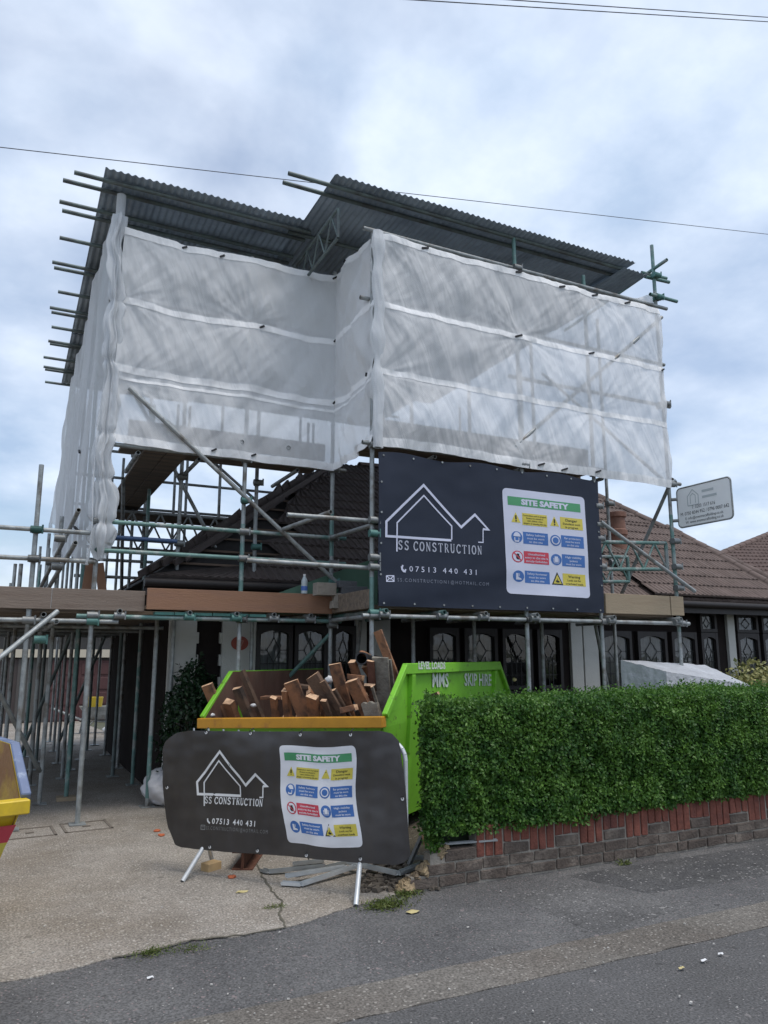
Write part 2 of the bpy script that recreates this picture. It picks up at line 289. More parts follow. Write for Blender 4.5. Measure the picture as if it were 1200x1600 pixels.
WALLM = mat('dark_wall', (.022, .018, .017), .95, 0, .3, 3, spec=.08)
CURT = mat('net_curtain', (.20, .20, .20), .95, 0, .45, 10, stretch=(6, 1, .4))
LEAD = mat('lead_came', (.03, .03, .03), .6)
GLASS = glass_mat('window_glass')
TILEB = mat('brown_concrete_tile', (.125, .092, .080), .9, 0, .32, 5, .3, 60, col2=(.17, .13, .115), c2scale=2.2, c2lo=.5, c2hi=.75)
TILED = mat('dark_concrete_tile', (.078, .060, .055), .9, 0, .25, 5, .3, 60, col2=(.085, .07, .065), c2scale=2.2)
TILER = mat('red_brown_tile', (.125, .085, .072), .9, 0, .25, 4, .3, 60)
FELT = mat('black_roofing_felt', (.025, .022, .022), .9, 0, .2, 5)
BATTEN = mat('old_roof_batten', (.14, .10, .075), .9, 0, .3, 6)
TERRA = mat('terracotta_pot', (.20, .10, .07), .8, 0, .3, 8)
GREENB = mat('green_moisture_board', (.10, .19, .135), .85, 0, .1, 3)
POLY = mat('polythene_wrap', (.47, .48, .50), .34, 0, .16, 5, 1.0, 11, spec=.6)
SACK = mat('woven_rubble_sack', (.55, .54, .55), .8, 0, .12, 5, .3, 40)
ALU = mat('light_steel_channel', (.55, .57, .58), .45, .3, .2, 8)
ALUD = mat('dull_steel_channel', (.33, .345, .35), .5, .3, .25, 8)
RUST = mat('rusty_steel', (.13, .055, .035), .85, .1, .35, 14, .4, 60)
SIGNW = mat('sign_white', (.90, .91, .91), .3, 0, .05, 3)
SIGNF = mat('sign_faded_print', (.52, .56, .57), .5)
SIGNK = mat('sign_black_print', (.05, .055, .06), .5)
HEDGE = leaf_mat('hedge_leaf', (.032, .100, .016), (.125, .255, .040), .32)
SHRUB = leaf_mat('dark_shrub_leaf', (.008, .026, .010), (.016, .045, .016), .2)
VARIEG = leaf_mat('variegated_leaf', (.10, .13, .04), (.50, .47, .20), .25)
MOSSM = leaf_mat('weed_blade', (.07, .12, .02), (.20, .22, .07), .25)
TWIG = mat('hedge_twig', (.06, .045, .03), .9)
DRIVE = ground_mat('old_concrete', (.305, .277, .243), (.46, .43, .38), 48, .30, (.225, .195, .16), 1.1, .7)
PAVE = ground_mat('pavement_asphalt', (.105, .103, .103), (.24, .195, .19), 60, .13, (.14, .137, .134), 1.4, .7)
ROADM = ground_mat('road_asphalt', (.100, .098, .097), (.21, .195, .19), 60, .12, (.115, .113, .113), 1.2, .7)
KERBM = ground_mat('kerb_concrete', (.155, .143, .127), (.30, .28, .25), 46, .25, (.13, .115, .10), 1.5, .5)
SOIL = ground_mat('front_garden_soil', (.09, .075, .055), (.2, .18, .15), 40, .2, (.06, .05, .04), 1.3, .8)
LANDM = ground_mat('distant_ground', (.12, .12, .09), (.2, .2, .18), 30, .1, (.09, .10, .06), .2, .3)
GARB = mat('brown_garage_door', (.055, .043, .041), .7, 0, .12, 3)
GARR = mat('red_garage_door', (.085, .036, .036), .7, 0, .12, 3)
CREAM = mat('cream_fascia', (.55, .50, .40), .8)
GARW = mat('garage_wall_render', (.09, .085, .08), .9, 0, .12, 2)
YELP = mat('yellow_plastic', (.62, .45, .04), .5)
BLKP = mat('black_plastic', (.02, .02, .022), .5)
WHTP = mat('white_scrap', (.7, .7, .7), .7)
PLAQ = mat('red_plaque', (.30, .07, .05), .7)
CEM = mat('concrete_block', (.30, .27, .23), .95, 0, .2, 8, .4, 50)
CEMG = mat('dark_grey_block', (.12, .125, .135), .9, 0, .15, 8, .3, 50)
CABLE = mat('cable_black', (.06, .06, .075), .6)
WATER_L = mat('blue_bottle_label', (.06, .14, .42), .5)
CRACK = mat('mossy_crack', (.11, .10, .075), .95, 0, .3, 20)
LEAFY = mat('fallen_leaf_yellow', (.50, .42, .20), .7)
BLUEP = mat('blue_wrapped_tube', (.05, .10, .22), .5)

# ------------------------------------------------------------------ setting
def sheet(name, poly, z, m):
    b = MB(); P = [(x, y, z) for x, y in poly]; b.add(P, [list(range(len(P)))]); n = len(P); b.add(P+[(x, y, z-.009) for x, y, _ in P], [(i, n+i, n+(i+1) % n, (i+1) % n) for i in range(n)]); return struct(b.build(name, m))
b = MB()
def landf(u, v):
    x = -400+800*u; y = -60+760*v
    return (x, y, -0.03 if y < 15 else -0.03-0.04*min(y-15, 14))
ys = [-400, -60, 15, 29, 1200]; zs = [-.03, -.03, -.03, -.59, -.59]
b.add([(x, y, z) for y, z in zip(ys, zs) for x in (-800, 800)], [(2*i, 2*i+1, 2*i+3, 2*i+2) for i in range(4)]); struct(b.build('ground', LANDM))
sheet('road', [(-60, -6), (60, -6), (60, 3.44), (-60, 3.44)], 0.0, ROADM)
def jag(x0, x1, y, n, amp, sd):
    return [(x0+(x1-x0)*i/n, y+amp*nz(i*.9+sd, sd)+.5*amp*nz(i*2.7, sd+4)) for i in range(n+1)]
# kerb strip and pavement with slightly wandering edges
low = jag(-60, 0, 3.44, 6, 0, 1)[:-1]+jag(0, 8, 3.44, 60, .025, 2)+[(60, 3.44)]
high = jag(-60, 0, 3.74, 6, 0, 1)[:-1]+jag(0, 8, 3.76, 60, .02, 3)+[(60, 3.74)]
sheet('kerb', low+high[::-1], .004, KERBM)
edge = [gp(*p)[:2] for p in [(-60, 1556), (0, 1538), (60, 1528), (130, 1512), (170, 1500), (230, 1488), (300, 1470), (370, 1466), (430, 1455), (470, 1446), (520, 1428), (570, 1413), (610, 1402), (650, 1396)]]
edge = [(-60, 4.5)]+[tuple(p) for p in edge]
dense = []
for a, c in zip(edge[:-1], edge[1:]):
    n = max(1, int(math.dist(a, c)/.05)) if a[0] > -5 else 1
    for i in range(n):
        t = i/n; dense.append((a[0]+(c[0]-a[0])*t, a[1]+(c[1]-a[1])*t+(.018*nz(len(dense)*.7, 9) if a[0] > -5 else 0)))
dense.append(edge[-1])
sheet('pavement', high+[(60, 4.96), (2.7, 4.96)]+dense[::-1], .004, PAVE)
# a paler resurfaced patch of the pavement
sheet('pavement_patch', [tuple(gp(*p)[:2]) for p in [(795, 1402), (900, 1380), (1010, 1418), (1120, 1400), (1010, 1440), (935, 1460), (880, 1438)]], .0052, ground_mat('patched_asphalt', (.125, .122, .12), (.3, .29, .28), 46, .22, (.085, .083, .082), 2, .6))
sheet('pavement_patch', [tuple(gp(*p)[:2]) for p in [(1012, 1397), (885, 1369), (960, 1358), (1100, 1336), (1260, 1308), (1300, 1345), (1180, 1372)]], .0052, ground_mat('dark_asphalt_patch', (.075, .074, .075), (.3, .29, .28), 40, .2, (.10, .098, .096), 2.5, .6))
drv = [(2.75, 5.0), (2.75, 9.2), (2.3, 9.25), (2.3, 15)]
b = MB(); P = [(x, y, .009) for x, y in dense+drv+[(-60, 15)]]; b.add(P, [list(range(len(P)))]); n = len(P); b.add(P+[(x, y, z-.012) for x, y, z in P], [(i, n+i, n+(i+1) % n, (i+1) % n) for i in range(len(dense)-1)])
b.add([(-60, 15, .009), (2.3, 15, .009), (2.3, 29, -.551), (-60, 29, -.551)], [(0, 1, 2, 3)])
struct(b.build('driveway', DRIVE))
sheet('front_garden', [(2.75, 5.0), (40, 5.0), (40, 9.25), (2.75, 9.25)], .003, SOIL)
# crack running across the concrete and joints: worn lines with soil and moss in them
def crack(name, pts, wd, z=.013):
    q = []
    for (a, c) in zip(pts[:-1], pts[1:]):
        for i in range(6): q.append(a.lerp(c, i/6))
    q.append(pts[-1]); L = []; Rr = []
    for i, p in enumerate(q):
        d = (q[min(i+1, len(q)-1)]-q[max(i-1, 0)]); d.z = 0; d.normalize(); n = Vector((-d.y, d.x, 0)); ww = wd*(.55+.9*abs(nz(i*.6, wd*50)))
        j = n*(.02*nz(i*.8, 7)); L.append(p+n*ww+j); Rr.append(p-n*ww+j)
    bb = MB(); V = [(v.x, v.y, z) for v in L]+[(v.x, v.y, z) for v in Rr]; n = len(q)
    bb.add(V, [(i, i+1, n+i+1, n+i) for i in range(n-1)]); return struct(bb.build(name, CRACK))
crack('driveway_crack', [gp(*p) for p in [(392, 1330), (408, 1368), (425, 1395), (441, 1412), (436, 1432), (447, 1452)]], .008)
crack('driveway_crack', [gp(*p) for p in [(447, 1452), (380, 1464), (300, 1472), (235, 1490), (175, 1500)]], .009)
b = MB()
for sx, sy in ((.33, 8.05), (.82, 8.12)):
    for i in range(4):
        a = i*math.pi/2+.06; c = Vector((sx, sy, .016)); d = Vector((math.cos(a), math.sin(a), 0)); n = Vector((-d.y, d.x, 0))
        b.bar(c+d*.2-n*.212-Vector((0, 0, .004)), c+d*.2+n*.212-Vector((0, 0, .004)), .024, .006)
    b.box((sx, sy, .014), (.07, .04, .006))
o = b.build('drain_cover', mat('worn_cover_frame', (.17, .145, .12), .9, 0, .3, 20), loc=(.55, 8.1, .012)); tag(o, 'pair of worn square inspection covers in the driveway concrete by a pole foot', 'drain cover')

# ------------------------------------------------------------------ garages at the end of the drive
t = thing('garage_block', (.6, 27, -.5), 'low garage block with brown and dark red doors at the end of the driveway', 'garage')
MB().box((.9, 29.9, 1.0), (12, 5, 2.9)).build('wall', GARW, t); MB().box((.9, 29.9, 2.75), (12.6, 5.6, .6)).build('roof', FELT, t)
MB().box((-1.05, 27.36, .5), (2.9, .06, 2.0)).build('door', GARB, t, label='brown garage door')
b = MB(); b.box((2.25, 27.36, .48), (1.95, .06, 1.96))
for i in range(4):
    for j in range(4): b.box((1.5+.5*i, 27.32, -.25+.48*j), (.42, .03, .38))
b.build('door', GARR, t, bevel=.01, label='dark red panelled garage door')
MB().box((.9, 27.28, 1.68), (12.2, .12, .26)).build('fascia', CREAM, t)
MB().box((.45, 27.35, .5), (.12, .09, 2.02)).box((1.2, 27.35, .5), (.1, .09, 2.02)).build('door_frame', GARW, t)

# ------------------------------------------------------------------ bungalow
YW = 9.2
bung = thing('bungalow', (1.68, YW, 0), 'semi-detached bungalow with brown tiled hip roof, leaded windows and dark timber front behind the scaffolding', 'house')
XL, XR = 1.68, 12.9
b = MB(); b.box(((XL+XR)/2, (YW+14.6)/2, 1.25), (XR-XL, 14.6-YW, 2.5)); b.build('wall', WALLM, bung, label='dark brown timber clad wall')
def wx(px): return on(px, 1010, 'Y', YW).x
# rendered piers
for k, (a, c) in enumerate([(262, 305), (345, 398), (553, 570), (581, 607), (889, 906.5), (908.5, 931), (1135, 1146)]):
    b = MB(); xa, xc = wx(a), wx(c); b.box(((xa+xc)/2, YW-.03, 1.235), (xc-xa, .06, 2.45))
    if k < 2:      # toothed brick edge against the opening
        for i in range(9): b.box((xc+.015 if k == 0 else xa-.015, YW-.028, .25+.26*i), (.03, .05, .13))
    b.build('pier', RENDER, bung, bevel=.004)
def arch(x0, x1, z0, z1, rise, y, n=8):
    return [(x0, y, z0), (x1, y, z0)]+[(x1+(x0-x1)*i/n, y, z1+rise*(1-(2*i/n-1)**2)) for i in range(n+1)]
def window(x0, x1, z0, z1, lead='diamond', curtain=True):
    y = YW; rise = .05 if z1-z0 > .3 else .04; fw = .05
    f = MB()
    outer = [(x0-fw, y-.07, z0-fw), (x1+fw, y-.07, z0-fw), (x1+fw, y-.07, z1+.12), (x0-fw, y-.07, z1+.12)]
    # frame: four bars with an arched head piece
    f.box(((x0+x1)/2, y-.045, z0-fw/2), (x1-x0+2*fw, .09, fw)); f.box((x0-fw/2, y-.043, (z0+z1+.12)/2), (fw, .086, z1-z0+.12)); f.box((x1+fw/2, y-.043, (z0+z1+.12)/2), (fw, .086, z1-z0+.12))
    n = 8; top = [(x0+(x1-x0)*i/n, y-.084, z1+rise*(1-(2*i/n-1)**2)) for i in range(n+1)]
    f.prism(top+[(x1, y-.084, z1+.12), (x0, y-.084, z1+.12)], (0, .08, 0))
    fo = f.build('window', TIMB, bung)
    if curtain:
        c = MB(); c.grid(lambda u, v: (x0+(x1-x0)*u, y-.012+.006*math.sin(u*34+2*nz(u*5, v)), z0+(z1+rise-z0)*v), 40, 4); c.build('curtain', CURT, fo)
    g = MB(); g.add(arch(x0, x1, z0, z1, rise, y-.034), [list(range(11))]); g.build('pane', GLASS, fo)
    l = MB(); w_ = x1-x0; h_ = z1-z0; lt = .010
    def s(a, c, d, e): l.bar((x0+a*w_, y-.039, z0+c*h_), (x0+d*w_, y-.039, z0+e*h_), lt, .006, (0, 1, 0))
    if lead == 'diamond':
        cz = .72 if h_ > .35 else .5; dw, dh = .24, .22 if h_ > .35 else .42
        if h_ > .35:
            s(.3, 0, .3, cz-.12); s(.7, 0, .7, cz-.12); s(.5, 0, .5, cz-dh)
            for q in (.22, .48): s(0, q, 1, q)
        s(.5, cz-dh, .5-dw, cz); s(.5-dw, cz, .5, cz+dh); s(.5, cz+dh, .5+dw, cz); s(.5+dw, cz, .5, cz-dh)
        s(0, cz, .5-dw, cz); s(.5+dw, cz, 1, cz); s(.5, cz+dh, .5, 1.05)
    l.build('leading', LEAD, fo); return fo
zb = 1.18
for a, c in [(404, 448), (463, 503), (521, 547), (672, 708), (726, 768), (785, 822), (839, 869), (937, 978), (995, 1033), (1048, 1080)]:
    window(wx(a), wx(c), zb, 1.86, curtain=not (a in (521, 839, 785)))
for a, c in [(1094, 1113), (1151, 1178), (1190, 1215)]:
    window(wx(a), wx(c), zb, 1.86); window(wx(a), wx(c), 2.04, 2.24)
window(wx(1222), wx(1248), zb, 1.86)
for a, c in [(655, 889), (934, 1128), (1148, 1260)]:
    MB().box(((wx(a)+wx(c))/2, YW-.09, zb-.09), (wx(c)-wx(a), .18, .05)).build('window_sill', TIMB, bung)
b = MB(); pc = Vector((wx(372), YW-.065, 1.75)); n = 20
b.prism([pc+Vector((.105*math.cos(2*math.pi*i/n), 0, .085*math.sin(2*math.pi*i/n))) for i in range(n)], (0, -.012, 0)); pl = b.build('number_plaque', PLAQ, bung)

# text support ---------------------------------------------------------------
def text_mesh(txt, size=1.0, spacing=1.0, xs=1.0, align='LEFT', bold=0.0):
    cu_ = bpy.data.curves.new('t', 'FONT'); cu_.body = txt; cu_.size = size; cu_.space_character = spacing; cu_.align_x = align; cu_.resolution_u = 2; cu_.offset = bold
    ob = bpy.data.objects.new('t', cu_); COL.objects.link(ob)
    bpy.context.view_layer.update()
    me = bpy.data.meshes.new_from_object(ob.evaluated_get(bpy.context.evaluated_depsgraph_get()))
    V = [(v.co.x*xs, v.co.y) for v in me.vertices]; F = [list(p.vertices) for p in me.polygons]
    bpy.data.objects.remove(ob); bpy.data.meshes.remove(me); bpy.data.curves.remove(cu_)
    return V, F
def put_text(mb, txt, fn, x, y, size, spacing=1.0, xs=1.0, align='LEFT', mat=0, bold=0.0, width=None):
    """fn maps (u, v) to a world point; v runs up. width stretches the line to that length."""
    V, F = text_mesh(txt, size, spacing, xs, align, bold)
    if not V: return
    if width:
        a = min(v[0] for v in V); c = max(v[0] for v in V); k = width/(c-a); V = [((v[0]-(a if align == 'LEFT' else (a+c)/2))*k, v[1]) for v in V]
    mb.add([fn(x+vx, y+vy) for vx, vy in V], F, mat)
b = MB(); put_text(b, '17', lambda u, v: (pc.x+u, pc.y-.0145, pc.z+v), 0, -.035, .10, align='CENTER', mat=0); b.build('number', mat('plaque_number', (.42, .2, .17), .6), pl)

# roof -----------------------------------------------------------------------
EY, EZ, SL = 8.80, 2.47, .70
RY = 12.45; RZ = EZ+SL*(RY-EY)
def tiled(mb, O, ux, up, W, Ln, x0f, x1f, course=.335, pitch=.10, mat=0, amp=.016, lift=.03):
    """courses of rolled tiles; O lower left corner, ux along the eave, up up the slope; x0f/x1f give the ends at height s"""
    nrm = ux.cross(up).normalized(); nc = int(math.ceil(Ln/course)); per = 6
    for c in range(nc):
        s0, s1 = c*course, min((c+1)*course+.02, Ln)
        rows = [(s0, -.0), (s0+.002, lift), (s1, .008)]; nxt = int(W/pitch*per); P = []
        off = .0 if c % 2 == 0 else pitch/2
        jit = [.006*nz(c*3.1, i*.21) for i in range(nxt+1)]
        for s_, h in rows:
            a, e = x0f(s_), x1f(s_)
            for i in range(nxt+1):
                x = min(max(i*pitch/per, a), e); ph = ((i*pitch/per+off)/pitch) % 1
                r_ = amp*max(0, math.sin(ph*2*math.pi))**.7 if ph < .5 else 0
                P.append(O+ux*x+up*s_+nrm*(h+(r_ if h > 0 else 0)+jit[i]))
        F = []
        for r_ in range(2):
            for i in range(nxt):
                xm = (i+.5)*pitch/per
                if x0f(s0)-.1 <= xm <= x1f(s0)+.1: F.append((r_*(nxt+1)+i, r_*(nxt+1)+i+1, (r_+1)*(nxt+1)+i+1, (r_+1)*(nxt+1)+i))
        mb.add(P, F, mat, False)
X0, X1 = 1.32, 13.0
k_ = math.sqrt(1+SL*SL); upv = Vector((0, 1, SL))/k_; Ls = (RY-EY)*k_
hipR = lambda s: X1-X0-(s/k_)*(2.0/(RY-EY))*1.0
def stepL(s):
    c = int(s/.335); return s/k_ + [.05, .95, 1.2, .75, 1.1, .55, .5, .35, .3, .2][min(c, 9)]
und = MB(); und.add([(X0, EY, EZ-.04), (X1, EY, EZ-.04), (X1-2.0, RY, RZ-.04), (X0+RY-EY, RY, RZ-.04)], [(0, 1, 2, 3)])
und.add([(X0, EY, EZ-.04), (X0+RY-EY, RY, RZ-.04), (X0, 2*RY-EY, EZ-.04)], [(0, 1, 2)])
und.add([(X1, EY, EZ-.04), (X1, 2*RY-EY, EZ-.04), (X1-2.0, RY, RZ-.04)], [(0, 1, 2)])
und.add([(X0, 2*RY-EY, EZ-.04), (X0+RY-EY, RY, RZ-.04), (X1-2.0, RY, RZ-.04), (X1, 2*RY-EY, EZ-.04)], [(0, 1, 2, 3)])
roof = und.build('roof', FELT, bung)
MB().box(((X0+X1)/2, EY+.02, EZ-.12), (X1-X0, .04, .16)).build('fascia', TIMB, bung)
MB().tube((X0, EY-.05, EZ-.06), (X1, EY-.05, EZ-.06), .055, 10, False).build('gutter', TIMB, bung)
b = MB(); tiled(b, Vector((X0, EY-.03, EZ)), Vector((1, 0, 0)), upv, X1-X0, Ls, stepL, lambda s: min(hipR(s), 5.95)); b.build('tile_field', TILED, roof, label='dark tiles left on the stripped half of the roof')
b = MB(); tiled(b, Vector((X0, EY-.03, EZ)), Vector((1, 0, 0)), upv, X1-X0, Ls, lambda s: 5.95, hipR); b.build('tile_field', TILEB, roof, label='brown rolled tiles on the complete half of the roof')
# flank plane, stripped: battens over felt
b = MB()
for i in range(1, 11):
    s_ = i*.36/k_; zb_ = EZ+SL*s_
    b.bar((X0+s_, EY+s_-.0, zb_+.0), (X0+s_+1.35, EY+s_, zb_), .038, .025)
    b.bar((X0+s_, EY+s_, zb_), (X0+s_, 2*RY-EY-s_, zb_), .038, .025)
b.build('batten', BATTEN, roof)
b = MB()      # ragged hip: rafter, doubled boards and loose tiles along it
for q in range(5):
    off = Vector((-.05+.055*q, .06-.06*q, .03+.02*(q % 3)))
    a, c = Vector((X0, EY, EZ))+off, Vector((X0+RY-EY, RY, RZ))+off
    b.bar(a.lerp(c, .02*q), a.lerp(c, .72+.05*q), .07, .03, (1, -1, 0), jit=.01)
for i in range(13):
    p = Vector((X0, EY, EZ)).lerp(Vector((X0+RY-EY, RY, RZ)), .1+.05*i)+Vector((.12, -.05, .06))
    b.bar(p, p+Vector((.26, .26, .17))+Vector((random.uniform(-.1, .1), 0, random.uniform(0, .05))), .2, .022, (1, -1, .3), jit=.015)
b.build('hip_boards', TILED, roof)
def hiptiles(mb, a, c, n, r=.11, mat=0):
    a, c = Vector(a), Vector(c)
    for i in range(n):
        p, q = a.lerp(c, i/n), a.lerp(c, (i+1.08)/n); d = (q-p).normalized(); x = d.cross(Vector((0, 0, 1))).normalized(); y = x.cross(d); P = []
        for pp, rr in ((p, r), (q, r*.88)):
            for j in range(8): an = math.pi*(j/7); P.append(pp+(x*math.cos(an)*rr+y*math.sin(an)*rr*.75))
        mb.add(P, [(j, j+1, 8+j+1, 8+j) for j in range(7)], mat, True); mb.add(P[:8], [list(range(8))], mat)
b = MB(); hiptiles(b, (X1, EY-.02, EZ+.02), (X1-2.0, RY, RZ+.03), 13); hiptiles(b, (X1-2.0, RY, RZ+.02), (5.6, RY, RZ+.02), 14); b.build('hip_tile', TILEB, roof)
# projecting bay roof, a hand's breadth above the main slope, with its own hip on the right
bo = upv.cross(Vector((-1, 0, 0))); bo = Vector((0, -SL, 1))/k_*.05
b = MB(); tiled(b, Vector((8.9, EY-.05, EZ+.02))+bo, Vector((1, 0, 0)), upv, 3.4, 2.75, lambda s: .0, lambda s: 3.32-s*.19); b.build('bay_tile_field', TILEB, roof)
b = MB(); hiptiles(b, Vector((12.22, EY-.06, EZ+.03))+bo, Vector((12.22-.52, EY+2.25, EZ+SL*2.3))+bo, 9); b.build('bay_hip_tile', TILEB, roof)
# round terracotta pot standing on the slope
pt = on(965, 838, 'Y', 10.1)
b = MB(); pr = [(.15, -.75), (.15, .1), (.175, .12), (.175, .2), (.15, .22), (.14, .42), (.17, .44), (.17, .52), (.13, .53)]
for (r0, z0), (r1_, z1) in zip(pr[:-1], pr[1:]): b.tube((pt.x, 10.1, pt.z+z0-.1), (pt.x, 10.1, pt.z+z1-.1), r0, 16, False, r1_)
b.build('chimney_pot', TERRA, bung)
# next house to the right, only the roof end shows
n1_ = thing('neighbouring_house', (18, 13, 0), 'next house along with a red-brown tiled roof beyond the bungalow at the right edge', 'house')
P1, P2 = Vector((15.86, 13, 4.16)), Vector((18.66, 14, 4.89)); dh = (P2-P1).normalized(); h_ = Vector((.94, -.34, 0)).normalized()
nr_n = h_.cross(dh).normalized(); nr_n = nr_n if nr_n.z > 0 else -nr_n; upn = nr_n.cross(h_).normalized(); upn = upn if upn.z > 0 else -upn
Q0 = P1-dh*1.6; Q1 = P2+dh*3.0; kk = (Q0.z-2.35)/upn.z; B0 = Q0-upn*kk; ln_ = (Q1.z-2.35)/upn.z
hs = (Q1-B0).dot(h_)/(ln_-kk)
b = MB(); sk = nr_n*-.04; b.add([B0+sk, B0+h_*15+sk, B0+h_*15+upn*ln_+sk, Q1+sk, Q0+sk], [(0, 1, 2, 3, 4)])
bk_ = Vector((.34, .94, 0))
b.add([Q0+sk, Q1+sk, Q1+bk_*4-Vector((0, 0, 3.5)), Vector((Q0.x, Q0.y, 2.35))+bk_*4], [(0, 1, 2, 3)]); b.add([B0+sk, Q0+sk, Vector((Q0.x, Q0.y, 2.35))+bk_*4], [(0, 1, 2)])
nr = b.build('roof', FELT, n1_)
b = MB(); tiled(b, B0, h_, upn, 15.0, ln_, lambda s_: max(0, (s_-kk)*hs), lambda s_: 15.0); b.build('tile_field', TILER, nr)
b = MB(); hiptiles(b, Q0, Q1, 18); b.build('hip_tile', TILER, nr)
MB().box((22.6, 15.9, 1.15), (11, 6, 2.3)).build('wall', RENDER, n1_)

# ------------------------------------------------------------------ scaffold
YL, YR_ = 8.24, 7.10       # front planes left and right
scaf = thing('scaffold', (3.3, YL, 0), 'tall tube and board scaffold of grey and teal poles wrapped round the bungalow', 'scaffold')
LIFT1, LIFT2, LIFT3 = 2.0, 3.85, 5.45
posts = []
def standard(x, y, z1, z0=0.0, m=GALV, teal=None, plate=True):
    MB().tube((x, y, z0+.01), (x, y, z1)).build('standard', m, scaf)
    if teal: MB().tube((x, y, teal[0]), (x, y, teal[1]), .0252, 10, False).build('standard', TEAL, scaf)
    if plate and z0 < .05: MB().box((x, y, .016), (.15, .15, .008)).build('base_plate', GALV, scaf)
    posts.append((x, y))
ncoup = [0]
def coupler(x, y, z, m=None, s=1.05):
    if ncoup[0] >= 96: return
    ncoup[0] += 1
    b = MB(); b.tube((x, y, z-.03*s), (x, y, z+.03*s), .036*s, 10, False); b.tube((x-.05*s, y-.048*s, z), (x+.05*s, y-.048*s, z), .036*s, 10, False)
    b.box((x+.05*s, y-.01, z), (.03*s, .05*s, .035*s)); b.tube((x+.055*s, y-.075*s, z-.04*s), (x+.055*s, y-.075*s, z+.045*s), .009*s, 6, False)
    b.build('coupler', m or random.choice((COUP, COUP, COUP, COUP, COUPT)), scaf)
def T(name, p0, p1, m=GALV): return MB().tube(p0, p1).build(name, m, scaf)
# front standards
standard(.17, YL, 3.5); standard(.75, YL, 6.62); standard(2.27, YL, 6.3, teal=(2.3, 3.05)); standard(3.34, YL, 6.35, teal=(2.75, 3.3))
standard(3.33, YR_, 6.3, teal=(2.06, 2.4)); standard(5.27, YR_, 6.72, teal=(6.25, 6.72)); standard(6.36, YR_, 6.47, teal=(6.3, 6.47)); standard(7.62, YR_, 7.22, teal=(6.35, 7.22))
MB().tube((7.62, YR_, 1.9), (7.62, YR_, 3.4), .0253, 10, False).build('standard', TEAL, scaf)
# inner and rear standards (seen under the net and through it)
for x, y, z in [(1.72, 9.05, 6.2), (2.62, 8.95, 6.2), (1.75, 12.0, 6.3), (2.9, 12.0, 6.3), (4.4, 12.4, 6.2), (5.27, 8.2, 6.2), (6.36, 8.25, 6.2), (7.62, 8.25, 6.6), (7.62, 10.2, 6.5), (7.62, 12.2, 6.4), (6.3, 13.5, 6.4), (4.4, 8.2, 6.0)]:
    standard(x, y, z, z0=0 if y < 9.15 and x < 8 else 2.9, plate=y < 9.15)
p228 = on(231, 1235, 'Y', 8.85); standard(p228.x, 8.85, 2.1, teal=(.1, .75))
# the row of props down the drive
for i, (x, y) in enumerate([(.46, 9.5), (.40, 10.9), (.44, 12.3), (.40, 13.9), (.42, 15.4), (.08, 10.2), (.02, 12.1), (-.02, 14.2), (.74, 9.65), (.80, 11.3), (.83, 12.9), (.86, 14.5), (.88, 16.1), (1.56, 10.4), (1.58, 12.0), (1.58, 13.6), (1.58, 15.2), (1.2, 15.4), (1.18, 13.2)]):
    standard(x, y, [3.2, 3.0, 3.4, 3.1, 3.6, 2.7, 2.9, 2.8][i] if i < 8 else (6.6 if x < 1 else 5.0), m=TEAL if i in (8, 3, 13) else GALV)
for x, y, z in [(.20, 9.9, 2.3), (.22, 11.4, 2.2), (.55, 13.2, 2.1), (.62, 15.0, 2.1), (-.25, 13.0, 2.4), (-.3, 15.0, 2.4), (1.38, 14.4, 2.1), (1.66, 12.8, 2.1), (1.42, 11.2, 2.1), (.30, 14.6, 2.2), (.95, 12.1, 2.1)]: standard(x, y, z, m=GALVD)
for (x, y) in ((.3, 12.5), (.9, 14.0)): T('brace', (x, y, .2), (x+.5, y-1.0, 1.9), GALVD)
o = MB().box((.74, 9.65, .03), (.2, .16, .04)).build('sole_board', TOET, scaf)
# ledgers
def ledge(x0, x1, y, z, m=GALV, cps=()):
    T('ledger', (x0, y-.05, z), (x1, y-.05, z), m)
    for c in cps: coupler(c, y, z)
ledge(-2.5, 1.0, YL, 1.94, cps=(.17, .75)); ledge(.6, 3.45, YL, 1.99, TEAL, cps=(2.27, 3.34)); ledge(3.2, 7.75, YR_, 2.0, cps=(3.33, 5.27, 6.36, 7.62))
ledge(.78, 3.5, YL, 2.96, TEAL, cps=(.75, 2.27, 3.34)); ledge(.8, 3.5, YL, 2.66, TEAL, cps=(.75, 2.27, 3.34))
ledge(-2.5, .72, YL, 2.83, cps=(.17,)); ledge(-2.5, .74, YL, 2.54, cps=(.17,))
ledge(.7, 3.5, YL+.02, LIFT2-.06, cps=(2.27, 3.34)); ledge(3.2, 7.8, YR_+.02, LIFT2-.03, cps=(7.62, 6.36)); ledge(5.15, 7.78, YR_+.08, 4.9, cps=(7.62,))
ledge(.7, 3.5, YL+.12, LIFT3); ledge(.7, 3.5, YL+.02, 6.2); ledge(3.2, 7.75, YR_+.1, 5.5); ledge(3.2, 7.8, YR_+.03, 6.3)
ledge(7.45, 7.95, YR_-.02, 6.42, TEAL, cps=(7.62,)); T('ledger', (7.62, 6.85, 6.88), (7.62, 9, 6.72), TEAL); T('ledger', (7.5, 7.14, 6.74), (7.95, 7.14, 6.76), TEAL); T('ledger', (7.5, 7.2, 6.83), (7.97, 7.2, 6.85), TEAL)
coupler(7.62, YR_, 6.75, COUPT); coupler(7.62, YR_, 6.42, COUPT)
